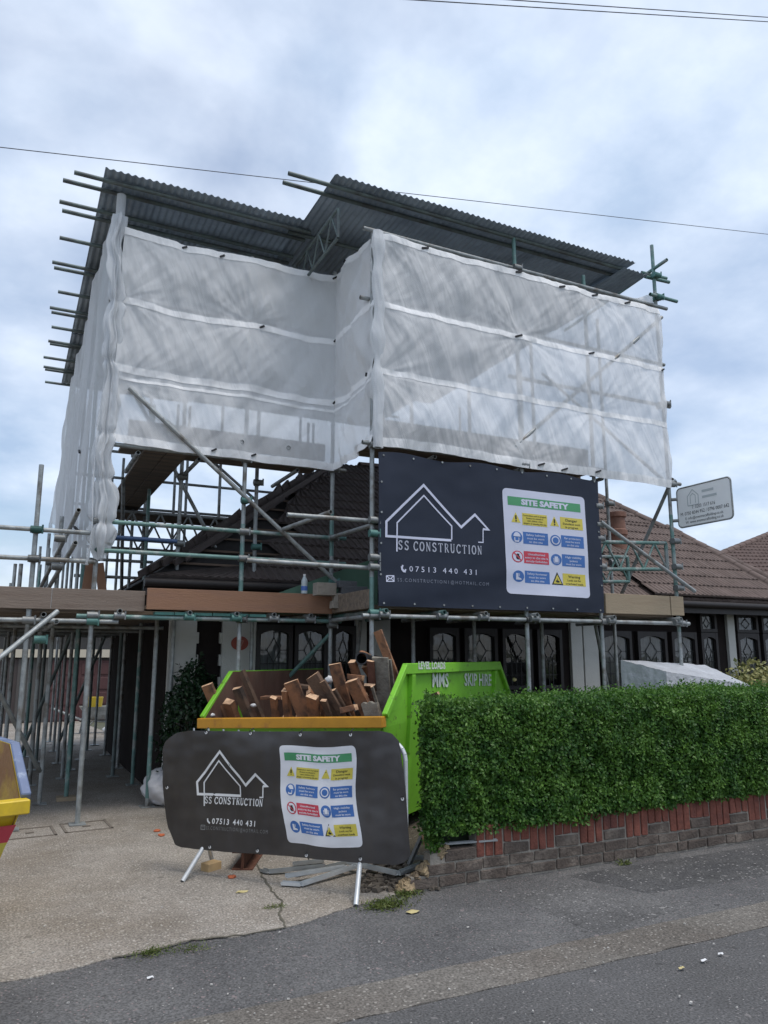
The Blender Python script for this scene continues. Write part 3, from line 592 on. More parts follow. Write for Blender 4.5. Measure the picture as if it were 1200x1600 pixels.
for x, y, zs_ in ((.17, YL, (2.83, 2.54)), (3.33, YR_, (2.03, 3.8)), (6.36, YR_, (2.66, 3.0, 3.4)), (7.62, YR_, (2.72, 3.05, 3.8, 4.9, 2.45)), (5.27, YR_, (2.0, 3.8, 6.3)), (2.27, YL, (1.99,)), (3.34, YL, (1.95,)), (.75, YL, (2.0, 2.66)), (1.72, 9.05, (2.9, 3.7)), (2.62, 8.95, (2.9, 3.7)), (7.62, 8.25, (2.9, 3.75))):
    for z in zs_: coupler(x, y, z)
for x in (1.0, 1.7, 2.2, 2.62, 3.05): coupler(x, YL-.05, 2.0, s=1.0)
for x in (3.42, 4.1, 4.62, 5.3, 6.42, 7.5): coupler(x, YR_-.05, 2.01, s=1.0)
# transoms, ends pointing at the street
for x in (1.0, 1.7, 2.2, 2.62, 3.05): T('transom', (x, YL-.14, 2.045), (x, 9.1, 2.045), GALV)
for x in (3.42, 4.1, 4.62, 5.3, 6.42, 7.5): T('transom', (x, YR_-.16, 2.05), (x, 8.9, 2.05), TEAL if x < 4.3 else GALV)
for x in (.3, -.6): T('transom', (x, YL-.12, 1.995), (x, 15, 1.995))
for y in (9.5, 11, 12.5, 14): T('transom', (-1.8, y, 1.93), (1.75, y, 1.93))
for x in (1.1, 1.75, 2.9): T('transom', (x, YL, LIFT2-.11), (x, 9.2, LIFT2-.11))
for x in (2.2, 2.75): T('transom', (x, YL-.1, LIFT2+.12), (x, 9.4, LIFT2+.2))
for x in (4.1, 5.3, 6.5): T('transom', (x, YR_, LIFT2-.08), (x, 8.5, LIFT2-.08))
T('transom', (3.33, YR_-.06, 2.0), (3.33, 8.6, 2.0)); T('transom', (3.38, YR_-.02, 2.96), (3.3, 8.3, 2.96), GALV)
# return between the two fronts: short tubes fixed to the corner post
T('guard_rail', (2.42, YR_+.06, 2.99), (3.38, YR_+.06, 3.0)); T('guard_rail', (2.02, YR_+.06, 2.51), (3.38, YR_+.06, 2.5)); T('guard_rail', on(443, 827, 'Y', 8.1), on(517, 800, 'Y', 7.25))
for z in (2.99, 2.5, 2.85, 2.6): coupler(3.33, YR_, z)
# guard rails running back along the drive, open ends to the street
T('guard_rail', on(123, 797, 'Y', 8.1), on(55, 935, 'Y', 11.5)); T('guard_rail', on(118, 848, 'Y', 8.1), on(66, 935, 'Y', 10.2)); T('guard_rail', (.42, YL-.1, 1.93), (.42, 13, 1.93))
coupler(.40, 8.4, 2.78); coupler(.40, 8.5, 2.5); coupler(.36, 9.0, 2.6)
# braces
T('brace', (.95, YL-.1, 4.41), (3.40, YL-.1, 2.41)); coupler(3.34, YL-.03, 2.44, COUPT); coupler(2.27, YL-.03, 3.31, COUPT)
T('brace', (5.14, YR_-.06, 4.0), (7.65, YR_-.06, 6.13)); T('brace', (6.36, YR_-.08, 3.2), (7.86, YR_-.08, 2.41)); coupler(6.36, YR_, 3.17)
T('brace', (3.34, YL, 1.85), (2.7, YL+.9, .9), TEAL); T('brace', on(90, 955, 'Y', 7.9), on(-30, 1052, 'Y', 7.5)); coupler(.28, 8.0, 1.75)
T('brace', on(-10, 1065, 'Y', 8.4), on(62, 1205, 'Y', 9.4)); T('brace', (7.15, 8.1, 2.0), (7.5, 8.3, 1.1)); T('brace', (3.7, 8.2, 2.0), (3.85, 8.7, 1.2))
T('brace', (1.1, 9.4, 4.9), (2.5, 9.6, 2.6)); T('brace', (7.62, YR_+.1, 3.9), (7.62, 9.6, 6.2)); T('brace', (7.62, 8.25, 2.2), (7.7, YR_, 3.9)); T('brace', (2.0, 12.0, 5.3), (4.3, 12.2, 3.6)); T('brace', (1.5, 12, 2.2), (1.1, 9.4, 3.7))
T('brace', on(205, 712, 'Y', 9.4), on(300, 712, 'Y', 9.4))
# lattice beams
def lattice(p0, p1, dep, n, m=GALV, mb=None, r=.0242):
    p0, p1 = Vector(p0), Vector(p1); b = MB(); dz = Vector((0, 0, dep)); b.tube(p0, p1, r); b.tube(p0+dz, p1+dz, r)
    for i in range(n):
        a, c = p0.lerp(p1, i/n), p0.lerp(p1, (i+1)/n); mid = p0.lerp(p1, (i+.5)/n)+dz
        b.tube(a, mid, r*.62, 6, False); b.tube(mid, c, r*.62, 6, False)
    b.tube(p0, p0+dz, r, 8, False); b.tube(p1, p1+dz, r, 8, False)
    return b.build('lattice_beam', m, scaf)
lattice((6.38, YR_+.1, 2.64), (7.6, YR_+.1, 2.70), .34, 3, TEAL); lattice((6.4, 7.9, 2.55), (7.6, 7.9, 2.6), .34, 3, TEAL)
lattice((.9, 11.6, 3.28), (4.6, 11.6, 3.28), .42, 9); lattice((.9, 12.6, 3.28), (4.8, 12.6, 3.28), .42, 9); lattice((2.95, 7.2, 6.18), (2.95, 9.6, 6.18), .36, 6, GALVD, r=.018)
for z in (4.05, 4.55, 5.0): T('ledger', (.8, 13.2, z), (5.0, 13.2, z))
for z in (2.45, 2.75, 3.0): T('ledger', (.8, 11.9, z), (1.9, 11.9, z))
for x in (2.35, 2.45, 2.55, 4.75, 4.85): T('standard', (x, 12.9, 3.2), (x, 12.95, 5.9))
T('ledger', (.9, YL+.35, 2.86), (1.62, YL+.35, 2.86)).data.materials[0] = BLUEP
# board decks
def deck(x0, x1, y0, y1, z, along='x', m=BOARD):
    b = MB()
    if along == 'x':
        n = max(1, round((y1-y0)/.235)); st = (y1-y0)/n
        for i in range(n): b.box(((x0+x1)/2+random.uniform(-.05, .05), y0+st*(i+.5), z+random.uniform(-.003, .003)), (x1-x0, st-.008, .038))
    else:
        n = max(1, round((x1-x0)/.235)); st = (x1-x0)/n
        for i in range(n): b.box((x0+st*(i+.5), (y0+y1)/2+random.uniform(-.05, .05), z+random.uniform(-.003, .003)), (st-.008, y1-y0, .038))
    return b.build('board_deck', m, scaf, bevel=.003)
deck(.72, 3.3, YL+.06, 8.78, 2.095); deck(3.36, 7.6, YR_+.05, 8.7, 2.1); deck(-2.4, 1.62, YL+.06, 15.6, 2.04, 'x')
deck(1.18, 1.66, YL+.1, 13.0, 3.83, 'y'); deck(1.0, 3.32, YL+.25, 8.9, 3.9); deck(3.4, 6.6, YR_+.1, 7.9, 3.92); deck(.9, 4.9, 11.75, 12.5, 3.74)
b = MB()
for i in range(6): b.box((1.45+.2*i, YL-.02, 2.035), (.19, .12, .03))
b.build('board_ends', TEALB, scaf)
# toe boards
def toe(p0, p1, z0, z1, y, m, th=.036): return MB().box(((p0+p1)/2, y, (z0+z1)/2), (p1-p0, th, z1-z0)).build('toe_board', m, scaf, bevel=.004)
toe(-2.4, .36, 2.05, 2.26, YL-.03, TOEG); toe(.362, 1.25, 2.05, 2.26, YL-.034, TOEG); toe(1.26, 3.32, 2.07, 2.29, YL-.09, TOE)
toe(6.4, 7.45, 2.1, 2.34, YR_-.03, TOET); toe(7.46, 7.68, 2.1, 2.34, YR_-.035, TOET)
toe(1.0, 3.3, 3.93, 4.14, YL+.16, BOARD); toe(3.4, 6.4, 3.95, 4.16, YR_+.14, BOARD)
MB().box((3.33, 7.62, 2.18), (.036, 1.0, .2)).build('toe_board', BOARD, scaf, bevel=.004)
# timber props seen behind the loose net at the corner
b = MB(); b.bar(on(136, 925, 'Y', 9.2), on(143, 880, 'Y', 9.2), .12, .05, (0, 1, 0)); b.bar(on(160, 925, 'Y', 9.1), on(155, 880, 'Y', 9.1), .09, .05, (0, 1, 0)); b.build('timber_prop', TOE, scaf)

# ------------------------------------------------------------------ temporary corrugated roofs
def corrugated(mb, x0, x1, y0, y1, z, ny=6, per=.076, lap=2.2):
    n = int((x1-x0)/per*6)
    ny = max(1, int(round((y1-y0)/lap)))
    for k in range(ny):
        a, c = y0+(y1-y0)*k/ny-(.12 if k else 0), y0+(y1-y0)*(k+1)/ny; dz = .014*(k % 2)
        P = []
        for y in (a, c):
            for i in range(n+1): x = x0+(x1-x0)*i/n; P.append((x, y+.012*nz(int(x/.61)*3.3, k), z+dz+.011*math.sin(2*math.pi*x/per)+.006*nz(x*1.5, y)))
        mb.add(P, [(i, i+1, n+1+i+1, n+1+i) for i in range(n)], 0, True)
ZR = 6.78
rl = thing('temporary_roof', (1.6, 8.0, ZR), 'grey corrugated sheet roof over the recessed left half of the scaffold, scaffold tubes poking out along its left edge', 'roof')
b = MB(); corrugated(b, .54, 2.88, 7.95, 15.3, ZR); s_ = b.build('corrugated_sheet', CORR, rl); md = s_.modifiers.new('thickness', 'SOLIDIFY'); md.thickness = .003
for i, y in enumerate([8.1, 8.3, 8.75, 8.93, 9.58, 10.27, 10.42, 11.14, 11.74, 11.9, 12.47, 13.09, 13.2, 13.88, 14.37, 14.5, 15.2]):
    xx = (.24, .14, .13, .17, .18, .13, .16, .25, .17, .2, .23, .21, .24, .17, .19, .22, .25)[i]
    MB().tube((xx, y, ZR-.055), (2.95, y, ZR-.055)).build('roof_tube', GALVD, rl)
rr_ = thing('temporary_roof', (5.0, 7.0, ZR), 'grey corrugated sheet roof over the projecting right half of the scaffold, stepping forward of the other', 'roof')
b = MB(); corrugated(b, 2.80, 7.14, 6.95, 15.3, ZR-.012); s_ = b.build('corrugated_sheet', CORR, rr_); md = s_.modifiers.new('thickness', 'SOLIDIFY'); md.thickness = .003
b = MB(); corrugated(b, 6.98, 7.42, 7.02, 13, ZR-.09); s_ = b.build('corrugated_sheet', CORR, rr_); md = s_.modifiers.new('thickness', 'SOLIDIFY'); md.thickness = .003
for i, y in enumerate([7.1, 7.28, 8.2, 9.4, 10.6, 11.8, 13.0, 14.2]):
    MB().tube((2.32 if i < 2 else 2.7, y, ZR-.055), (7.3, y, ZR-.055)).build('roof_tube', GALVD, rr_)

# ------------------------------------------------------------------ debris netting
def net(name, label, fn, nu, nv, m, bands=(), bfn=None, ties=(), loc=(0, 0, 0), keep=None):
    b = MB(); b.grid(fn, nu, nv, keep=keep); o = b.build(name, m, loc=loc); tag(o, label, 'debris netting', 'debris netting sheets')
    for v0, v1 in bands:
        bb = MB(); bb.grid(lambda u, v: Vector(fn(u, v0+(v1-v0)*v))+Vector(bfn), nu, 2); bo_ = bb.build('reinforced_band', BANDM, o)
    if ties:
        for u, v in ties:
            p = Vector(fn(u, v))+Vector(bfn)*2; q = Vector(fn(min(u+.02, 1), v+.012))+Vector(bfn)*2.4
            MB().bar(p, q, .022, .02).build('tie', TIE, o)
    return o
def radial(x, z, ax_, az_, A=.008, L_=.6):
    dx, dz = x-ax_, z-az_; r = math.hypot(dx, dz*1.0)+1e-6; a = math.atan2(dz, dx)
    A *= .4+.9*abs(nz(a*2.1, ax_*7, az_)); return A*math.sin(a*11+2.5*nz(dx*.8, dz*.8, ax_))*math.exp(-r/L_)*min(1, r/.2)+.6*A*math.sin(a*29+3*nz(dx*1.3, dz, az_))*math.exp(-r/L_)*min(1, r/.3)
def folds(u, v, sx, seed, a=1.0):
    d = .016*math.sin((u*sx*5.5+v*6+1.3*nz(u*3, v*3, seed))*2.2)*(.4+abs(nz(u*2.2, v*2, seed+3)))
    k = abs(nz(u*sx*.8, v*1.5, seed+20)); d += .030*k*math.sin((u*sx*.9-v*2.2+.5*nz(u*sx, v*2, seed+7))*11)+.014*nz((u*sx+v*1.9)*6, (u*sx-v*1.9)*1.1, seed+31)+.010*nz((u*sx+v*1.9)*1.6, (u*sx-v*1.9)*9, seed+33)
    d += .034*nz(u*sx*1.6, v*4, seed)+.012*nz(u*sx*7+v*5, v*3, seed+9)+.006*nz(u*sx*19+v*14, v*5, seed+5)
    return d*a
ZB, ZT = 3.76, 6.27
def f_left(u, v):
    sag = -.05*math.sin(math.pi*min(1, u/.6))*(1 if u < .6 else 0)-.03*math.sin(math.pi*max(0, (u-.6)/.4))
    z = ZB+(ZT-ZB)*v+sag*(.4+.6*v)+.02*nz(u*4, v*2, 2)+(.06*(1-u))*(1-v)
    belly = -.07*math.sin(math.pi*((v*3) % 1))*math.sin(math.pi*u)
    return (.80+.03*nz(v*5, 1)*(1-u)+2.53*u, YL-.07+min(1, 9*(1-u))*folds(u, v, 2.5, 11)*1.0+belly*.6+sum(radial(.8+2.53*u, z, *q) for q in ((2.27, 5.42), (.85, 5.45), (.85, 6.25), (.9, 4.5), (3.2, 4.6))), z)
net('debris_netting', 'white translucent netting sheet across the recessed left front of the scaffold', f_left, 190, 130, NET, [(.965, 1.0), (.635, .665), (.318, .350), (.285, .299), (.0, .035)], (0, -.006, 0),
    [(.25, .98), (.42, .97), (.62, .645), (.99, .65), (.99, .33), (.6, .02), (.42, .02), (.98, .98)], (2, YL, ZB))
def f_ret(u, v):
    z = ZB+.01+(ZT-ZB)*v+.02*nz(4, v*2, 2)*(1-u)+.05*u*(1-v)-.03*math.sin(math.pi*u)
    return (3.33-.02*u+min(1, 5*u)*folds(u, v, 1.1, 23)*1.6-.05*math.sin(math.pi*u)*math.sin(math.pi*((v*3) % 1)), YL-.07-(YL-YR_+.01)*u, z)
net('debris_netting', 'narrow white netting sheet on the return between the recessed and projecting fronts', f_ret, 50, 80, NET, [(.965, 1.0), (.635, .668), (.318, .350), (.285, .299), (.0, .035)], (-.006, 0, 0), [(.4, .98), (.8, .34)], (3.33, 7.7, ZB))
def f_right(u, v):
    zt = 6.27-.03*u-.03*math.sin(math.pi*((u*2.2) % 1)); zb_ = 3.79-.05*u+.03*nz(u*3, 1); z = zb_+(zt-zb_)*v
    return (3.31+4.27*u+.06*nz(v*4, 3)*max(0, u-.9)*10*.4, YR_-.075+folds(u, v, 4.4, 37, .9)+sum(radial(3.31+4.27*u, z, *q, .009, .7) for q in ((3.36, 6.25), (3.36, 5.4), (3.36, 4.6), (5.27, 5.4), (5.3, 3.85), (6.36, 6.2), (6.36, 4.6), (7.55, 5.4)))-.09*math.sin(math.pi*((v*3) % 1))*math.sin(math.pi*((u*2.24) % 1))*.6, zb_+(zt-zb_)*v)
net('debris_netting', 'largest white netting sheet across the projecting right front above the black banner', f_right, 300, 130, NET, [(.968, 1.0), (.635, .662), (.325, .352), (.0, .04)], (0, -.006, 0),
    [(.14, .98), (.45, .985), (.6, .97), (.73, .98), (.44, .645), (.7, .645), (.99, .64), (.5, .02), (.58, .01), (.7, .02), (.86, .98)], (5.5, YR_, ZB))
def f_flank(u, v):
    y = YL-.13+7.1*u
    bot = 2.50+.28*math.sin(u*9)*u+.9*u+.5*max(0, u-.3)+.12*nz(u*14, 2); top = 6.55-.25*u if u > .05 else 6.6
    x = .74-.06*min(1, u*8)+.05*nz(u*6, v*3, 5)+.05*math.sin(u*38+3*nz(u*4, v*2))*(.5+.5*(1-v))+.03*nz(u*40, v*6, 3)-.10*(1-v)
    return (x, y, bot+(top-bot)*v)
net('debris_netting', 'long white netting sheet hanging ragged down the left flank of the scaffold beside the drive', f_flank, 150, 60, NETD, [], (-.008, 0, 0), [(.1, .3), (.06, .08), (.13, .07)], (.7, 11, 2.6))
# gathered bundle down the corner post
def f_bundle(u, v):
    a = 2*math.pi*u; z = 2.60+3.80*v
    pinch = 1-.38*sum(math.exp(-((v-q)/.010)**2) for q in (.09, .21, .34, .55, .73))
    r = (.048+.03*abs(nz(v*4, 1))+.020*math.sin(a*4+v*14+3*nz(v*5, 5))+.013*math.sin(a*9+v*9+4*nz(v*7, 2))+.028*nz(v*9, math.cos(a)*2.2, math.sin(a)*2.2)+.014*nz(v*24, math.cos(a)*5, math.sin(a)*5))*pinch*(1.2-.3*v)
    r *= .6+.4*min(1, v/.06) + (.35*math.exp(-((v-.05)/.04)**2))
    return (.73+.07*nz(v*5, 4)+.03*nz(v*17, 9)+(.05-.04*v)+r*1.25*math.cos(a), YL-.05+r*math.sin(a), z+.05*math.cos(a*2+1)*(v < .03))
net('debris_netting', 'gathered bundle of white netting tied down the left corner pole', f_bundle, 64, 150, NETD, (), (0, -.01, 0), (), (.76, YL, 2.7))
b = MB(); b.tube((.75, YL, 6.35), (.75, YL, 6.68), .05, 12, False); tag(b.build('wrapped_pole_head', NETD, loc=(.75, YL, 6.35)), 'white netting wrapped round the head of the left corner pole under the roof', 'debris netting')
def f_bun2(u, v):
    a = 2*math.pi*u; z = 3.76+2.5*v; r = (.045+.03*nz(v*9, 8)+.02*math.sin(a*4+v*18)*nz(v*6, a+3))*(1.1-.2*abs(v-.5))
    return (3.35+.03*nz(v*7, 2)+r*1.3*math.cos(a), YR_-.10+r*.8*math.sin(a), z)
net('debris_netting', 'narrow gathered fold of white netting up the corner pole beside the black banner', f_bun2, 26, 100, NETD, (), (0, -.01, 0), (), (3.33, YR_, 3.8))
def f_tag(u, v): return (7.0+.66*u, YR_+.05+1.1*(1-u)*0+.1*nz(u*4, v*4), 6.22+(.02+.30*u)*v)
net('debris_netting', 'small scrap of white netting below the right end of the corrugated roof', f_tag, 12, 8, NET, (), (0, -.01, 0), (), (7.3, YR_, 6.2))

# ------------------------------------------------------------------ banners
GL = {'S': [([(.78, .80), (.62, .97), (.40, .99), (.18, .86), (.16, .70), (.34, .56), (.62, .46), (.80, .32), (.78, .14), (.58, .01), (.34, .02), (.14, .20)], 0), ([(.79, .99), (.79, .76)], 1), ([(.14, .24), (.14, .0)], 1)],
 'C': [([(.88, .78), (.76, .94), (.54, 1.0), (.30, .90), (.15, .66), (.13, .40), (.26, .14), (.50, .0), (.74, .04), (.90, .22)], 0), ([(.88, .99), (.88, .72)], 1)],
 'O': [([(.5, 1.0), (.24, .90), (.10, .62), (.10, .38), (.24, .10), (.5, 0), (.76, .10), (.90, .38), (.90, .62), (.76, .90), (.5, 1.0)], 0)],
 'N': [([(.18, 0), (.18, 1)], 1), ([(.16, 1), (.82, 0)], 0), ([(.82, 0), (.82, 1)], 1), ([(.04, 1), (.26, 1)], 1), ([(.06, 0), (.30, 0)], 1), ([(.70, 1), (.94, 1)], 1)],
 'T': [([(.5, 0), (.5, 1)], 0), ([(.08, .98), (.92, .98)], 1), ([(.08, 1), (.08, .80)], 1), ([(.92, 1), (.92, .80)], 1), ([(.34, 0), (.66, 0)], 1)],
 'R': [([(.24, 0), (.24, 1)], 0), ([(.24, .98), (.58, .98), (.76, .86), (.76, .66), (.60, .52), (.24, .50)], 1), ([(.50, .50), (.88, 0)], 0), ([(.10, 0), (.40, 0)], 1), ([(.10, 1), (.3, 1)], 1), ([(.80, 0), (.98, 0)], 1)],
 'U': [([(.2, 1), (.2, .30), (.32, .06), (.52, 0), (.72, .08), (.80, .30)], 0), ([(.80, .30), (.80, 1)], 1), ([(.06, 1), (.36, 1)], 1), ([(.68, 1), (.94, 1)], 1)],
 'I': [([(.5, 0), (.5, 1)], 0), ([(.32, 0), (.68, 0)], 1), ([(.32, 1), (.68, 1)], 1)]}
def serif_text(mb, txt, fn, x, y, h, width, gw=.66, bold=1.0):
    adv = [(.45 if c == ' ' else .62 if c == 'I' else 1.0) for c in txt]; k = width/sum(adv); cx = x
    for c, a in zip(txt, adv):
        for pts, thin in GL.get(c, []):
            w_ = gw*k*(.55/.62 if c == 'I' else 1)
            strokes(mb, [(cx+a*k/2+(px-.5)*w_*1.1, y+py*h) for px, py in pts], h*(.075 if thin else .14)*bold, fn)
        cx += a*k
def strokes(mb, pts, wd, fn, mat=0):
    """polyline of the given width (2D points mapped by fn), mitred"""
    n = len(pts); L = []; Q = []
    for i in range(n):
        p = Vector(pts[i]); d0 = (p-Vector(pts[i-1])).normalized() if i else None; d1 = (Vector(pts[i+1])-p).normalized() if i < n-1 else None
        if d0 is None: nn = Vector((-d1.y, d1.x))
        elif d1 is None: nn = Vector((-d0.y, d0.x))
        else:
            a = Vector((-d0.y, d0.x)); c = Vector((-d1.y, d1.x)); nn = (a+c); nn = nn/max(.35, nn.dot(a))
        L.append(p+nn*wd/2); Q.append(p-nn*wd/2)
    for i in range(n-1):
        m_ = max(1, int((Vector(pts[i+1])-Vector(pts[i])).length/.08))
        for j in range(m_):
            t0, t1 = j/m_, (j+1)/m_
            q = [L[i].lerp(L[i+1], t0), L[i].lerp(L[i+1], t1), Q[i].lerp(Q[i+1], t1), Q[i].lerp(Q[i+1], t0)]
            mb.add([fn(v.x, v.y) for v in q], [(0, 3, 2, 1)], mat)
def notice(mb, fn, wd, ht):
    """site safety notice; fn(u,v) with u,v in metres from its lower left corner. slots: white green yellow blue red black"""
    def F(x, y, k): p = fn(x*wd, (1-y)*ht, k); return p
    def rect(x0, y0, x1, y1, m, k, nx=8, ny=4): mb.grid(lambda u, v: F(x0+(x1-x0)*u, y1+(y0-y1)*v, k), nx, ny, m, False)
    def poly(P, m, k): mb.add([F(x, y, k) for x, y in P], [list(range(len(P)))], m)
    asp = wd/ht
    def disc(x, y, r, m, k, n=22): poly([(x+r*math.cos(-2*math.pi*i/n), y+r*asp*math.sin(-2*math.pi*i/n)) for i in range(n)][::1], m, k)
    def txt(s_, x, y, sz, m, k, width=None): put_text(mb, s_, lambda u, v: F((x*wd+u)/wd, 1-((1-y)*ht+v)/ht, k), 0, 0, sz*ht, 1.0, 1.0, 'CENTER', m, sz*ht*.012, width*wd if width else None)
    # white sheet with rounded corners
    r = .05
    def ws(u, v):
        y = 1-v; dy = min(y, 1-y)/asp; ins_ = r-math.sqrt(max(0, r*r-(r-dy)**2)) if dy < r else 0
        return F(ins_+(1-2*ins_)*u, y, 0)
    vv = [0, .003, .008, .015, .025, .04, .055]; vv = vv+[.1+.8*i/22 for i in range(23)]+[1-q for q in vv[::-1]]
    nv_ = len(vv)-1; mb.grid(lambda u, v: ws(u, vv[round(v*nv_)]), 16, nv_, 0, True)
    rect(.055, .075, .94, .16, 1, 1, 14, 3); put_text(mb, 'SITE SAFETY', lambda u, v: F((.5*wd+u)/wd, 1-((1-.143)*ht+v)/ht, 2), 0, 0, .072*ht, 1, 1, 'CENTER', 0, .0042*ht, .58*wd)
    def tri(x0, y0, x1, y1, edge=False):
        if edge: poly([(x0-.012, y1+.006), (x1+.012, y1+.006), ((x0+x1)/2, y0-.014)], 5, 1); poly([(x0+.008, y1-.006), (x1-.008, y1-.006), ((x0+x1)/2, y0+.012)], 2, 2)
        else: poly([(x0, y1), (x1, y1), ((x0+x1)/2, y0)], 2, 1)
    rows = [.225, .405, .59, .775]; hh = .115
    xs_ = [(.085, .195), (.215, .51), (.545, .655), (.67, .955)]
    y = rows[0]
    for a in (0, 2):
        tri(xs_[a][0], y, xs_[a][1], y+hh*.85); xc = sum(xs_[a])/2; rect(xc-.009, y+.03, xc+.009, y+.068, 5, 2, 1, 1); disc(xc, y+.083, .010, 5, 2, 8)
    rect(xs_[1][0], y, xs_[1][1], y+hh, 2, 1); rect(xs_[3][0], y, xs_[3][1], y+hh, 2, 1)
    for i, s_ in enumerate(['Construction work in progress', 'Parents are advised to', 'warn children of the', 'dangers of entering this site']): txt(s_, .3625, y+.028+.025*i, .021, 5, 2, (.28, .2, .18, .27)[i])
    for i, (s_, wd_) in enumerate([('Danger', .15), ('Demolition work', .22), ('in progress', .16)]): txt(s_, .8125, y+.04+.033*i, .036 if i == 0 else .028, 5, 2, wd_)
    y = rows[1]
    for a in (0, 2): disc(sum(xs_[a])/2, y+hh/2, .066, 3, 1)
    xc = .14; poly([(xc+.042*math.cos(R(a)), y+.052-.05*asp*math.sin(R(a))) for a in range(0, 181, 20)], 0, 2); strokes2 = [(xc-.03, y+.062), (xc-.025, y+.09), (xc, y+.1), (xc+.02, y+.09), (xc+.022, y+.062)]
    for p, q in zip(strokes2[:-1], strokes2[1:]): rect(min(p[0], q[0])-.003, min(p[1], q[1]), max(p[0], q[0])+.003, max(p[1], q[1])+.004, 0, 2, 1, 1)
    xc = .60; disc(xc, y+hh/2, .05, 0, 2); disc(xc, y+hh/2, .036, 3, 3)
    for b_, tx, wds in ((1, ['Safety helmets', 'must be worn', 'on this site'], (.22, .2, .16)), (3, ['Ear protectors', 'must be worn', 'on this site'], (.2, .18, .15))):
        rect(xs_[b_][0], y, xs_[b_][1], y+hh, 3, 1)
        for i, s_ in enumerate(tx): txt(s_, sum(xs_[b_])/2, y+.036+.033*i, .028, 0, 2, wds[i])
    y = rows[2]; xc = .14
    disc(xc, y+hh/2, .068, 4, 1); disc(xc, y+hh/2, .055, 0, 2); disc(xc+.005, y+hh/2+.008, .026, 5, 3, 9); rect(xc-.012, y+.03, xc+.02, y+.06, 5, 3, 1, 1)
    poly([(xc-.046, y+.028), (xc-.038, y+.020), (xc+.046, y+.088), (xc+.038, y+.096)], 4, 4)
    xc = .60; disc(xc, y+hh/2, .066, 3, 1); rect(xc-.02, y+.028, xc+.02, y+.082, 0, 2, 1, 2); rect(xc-.034, y+.044, xc-.025, y+.084, 0, 2, 1, 1); rect(xc+.025, y+.044, xc+.034, y+.084, 0, 2, 1, 1); rect(xc-.03, y+.088, xc+.03, y+.093, 0, 2, 1, 1)
    for b_, m_, tx, wds in ((1, 4, ['Unauthorised', 'entry to this site is', 'strictly forbidden'], (.2, .27, .25)), (3, 3, ['High visibility', 'jackets', 'must be worn'], (.2, .1, .19))):
        rect(xs_[b_][0], y, xs_[b_][1], y+hh, m_, 1)
        for i, s_ in enumerate(tx): txt(s_, sum(xs_[b_])/2, y+.036+.033*i, .028, 0, 2, wds[i])
    y = rows[3]; xc = .14
    disc(xc, y+hh/2, .066, 3, 1); poly([(xc-.03, y+.03), (xc-.03, y+.09), (xc+.035, y+.09), (xc+.03, y+.078), (xc-.002, y+.065), (xc-.002, y+.03)], 0, 2); rect(xc+.008, y+.03, xc+.013, y+.058, 0, 2, 1, 1)
    tri(.545, y+.005, .66, y+hh*.95, True); poly([(.578, y+.082), (.59, y+.07), (.62, y+.075), (.63, y+.09), (.6, y+.093)], 5, 3); rect(.6, y+.055, .606, y+.07, 5, 3, 1, 1)
    rect(xs_[1][0], y, xs_[1][1], y+hh, 3, 1); rect(xs_[3][0], y, xs_[3][1], y+hh, 2, 1)
    for i, (s_, wd_) in enumerate([('Safety footwear', .24), ('must be worn', .2), ('on this site', .16)]): txt(s_, .3625, y+.036+.033*i, .028, 0, 2, wd_)
    for i, (s_, wd_) in enumerate([('Warning', .15), ('Look out for', .17), ('overhead loads', .22)]): txt(s_, .8125, y+.04+.033*i, .034 if i == 0 else .028, 5, 2, wd_)
def emblem(b, P, fn, pxs, w0):
    """the house outline logo; P: list of (polyline px points, width)"""
    for pts, wd in P: strokes(b, [pxs(*p) for p in pts], wd, fn)
# --- big banner on the scaffold
YB = YR_-.085
BX0, BX1, BZ0, BZ1 = 3.365, 6.345, 2.10, 3.72
def bw(x, z):
    u, v = (x-BX0)/(BX1-BX0), (z-BZ0)/(BZ1-BZ0)
    return .02*nz(u*3, v*2, 4)+.010*math.sin(u*9+v*7)*v + .012*math.sin((u*4-v*9)*2)*max(0, .3-v)*3 + .006*nz(u*12, v*9, 8)
def bfn(off): return lambda x, z, k=0: Vector((x, YB+bw(x, z)-off-.0012*k, z))
ban = thing('banner', (4.9, YB, BZ0), 'large black company banner with a safety notice hung across the scaffold front above the skip', 'banner')
b = MB(); b.grid(lambda u, v: Vector((BX0+(BX1-BX0)*u, YB+bw(BX0+(BX1-BX0)*u, BZ0+(BZ1-BZ0)*v), BZ0+(BZ1-BZ0)*v+.02*math.sin(u*18)*(1 if v > .99 else 0))), 90, 50); o = b.build('banner_sheet', NAVY, ban)
bpx = lambda x, y: tuple((lambda p: (p.x, p.z))(on(x, y, 'Y', YB)))
z4 = lambda pts: [(590+x/6, 740+y/6) for x, y in pts]
f0 = bfn(.004)
b = MB()
for pts, wd in [([(690, 626), (82, 585), (80, 449), (432, 108), (783, 503), (912, 385), (1035, 526), (985, 521)], .026), ([(986, 524), (986, 646), (940, 644)], .012),
                ([(183, 730), (183, 460), (436, 205), (694, 492), (694, 620)], .016)]: strokes(b, [bpx(*p) for p in z4(pts)], wd, f0)
b.build('house_emblem', INK, ban)
b = MB(); p0 = bpx(624, 858); p1 = bpx(752, 862)
serif_text(b, 'SS CONSTRUCTION', f0, p0[0]-.02, p0[1]-.0, .092, p1[0]-p0[0]+.03, .70, 1.0)
b.build('company_name', mat('pale_print', (.42, .44, .52), .6), ban); b = MB(); p0 = bpx(640, 892); p1 = bpx(744, 895); put_text(b, '07513 440 431', f0, p0[0], p0[1]-.005, .082, 1.5, .8, width=p1[0]-p0[0]); b.build('phone_number', INK, ban); b = MB()
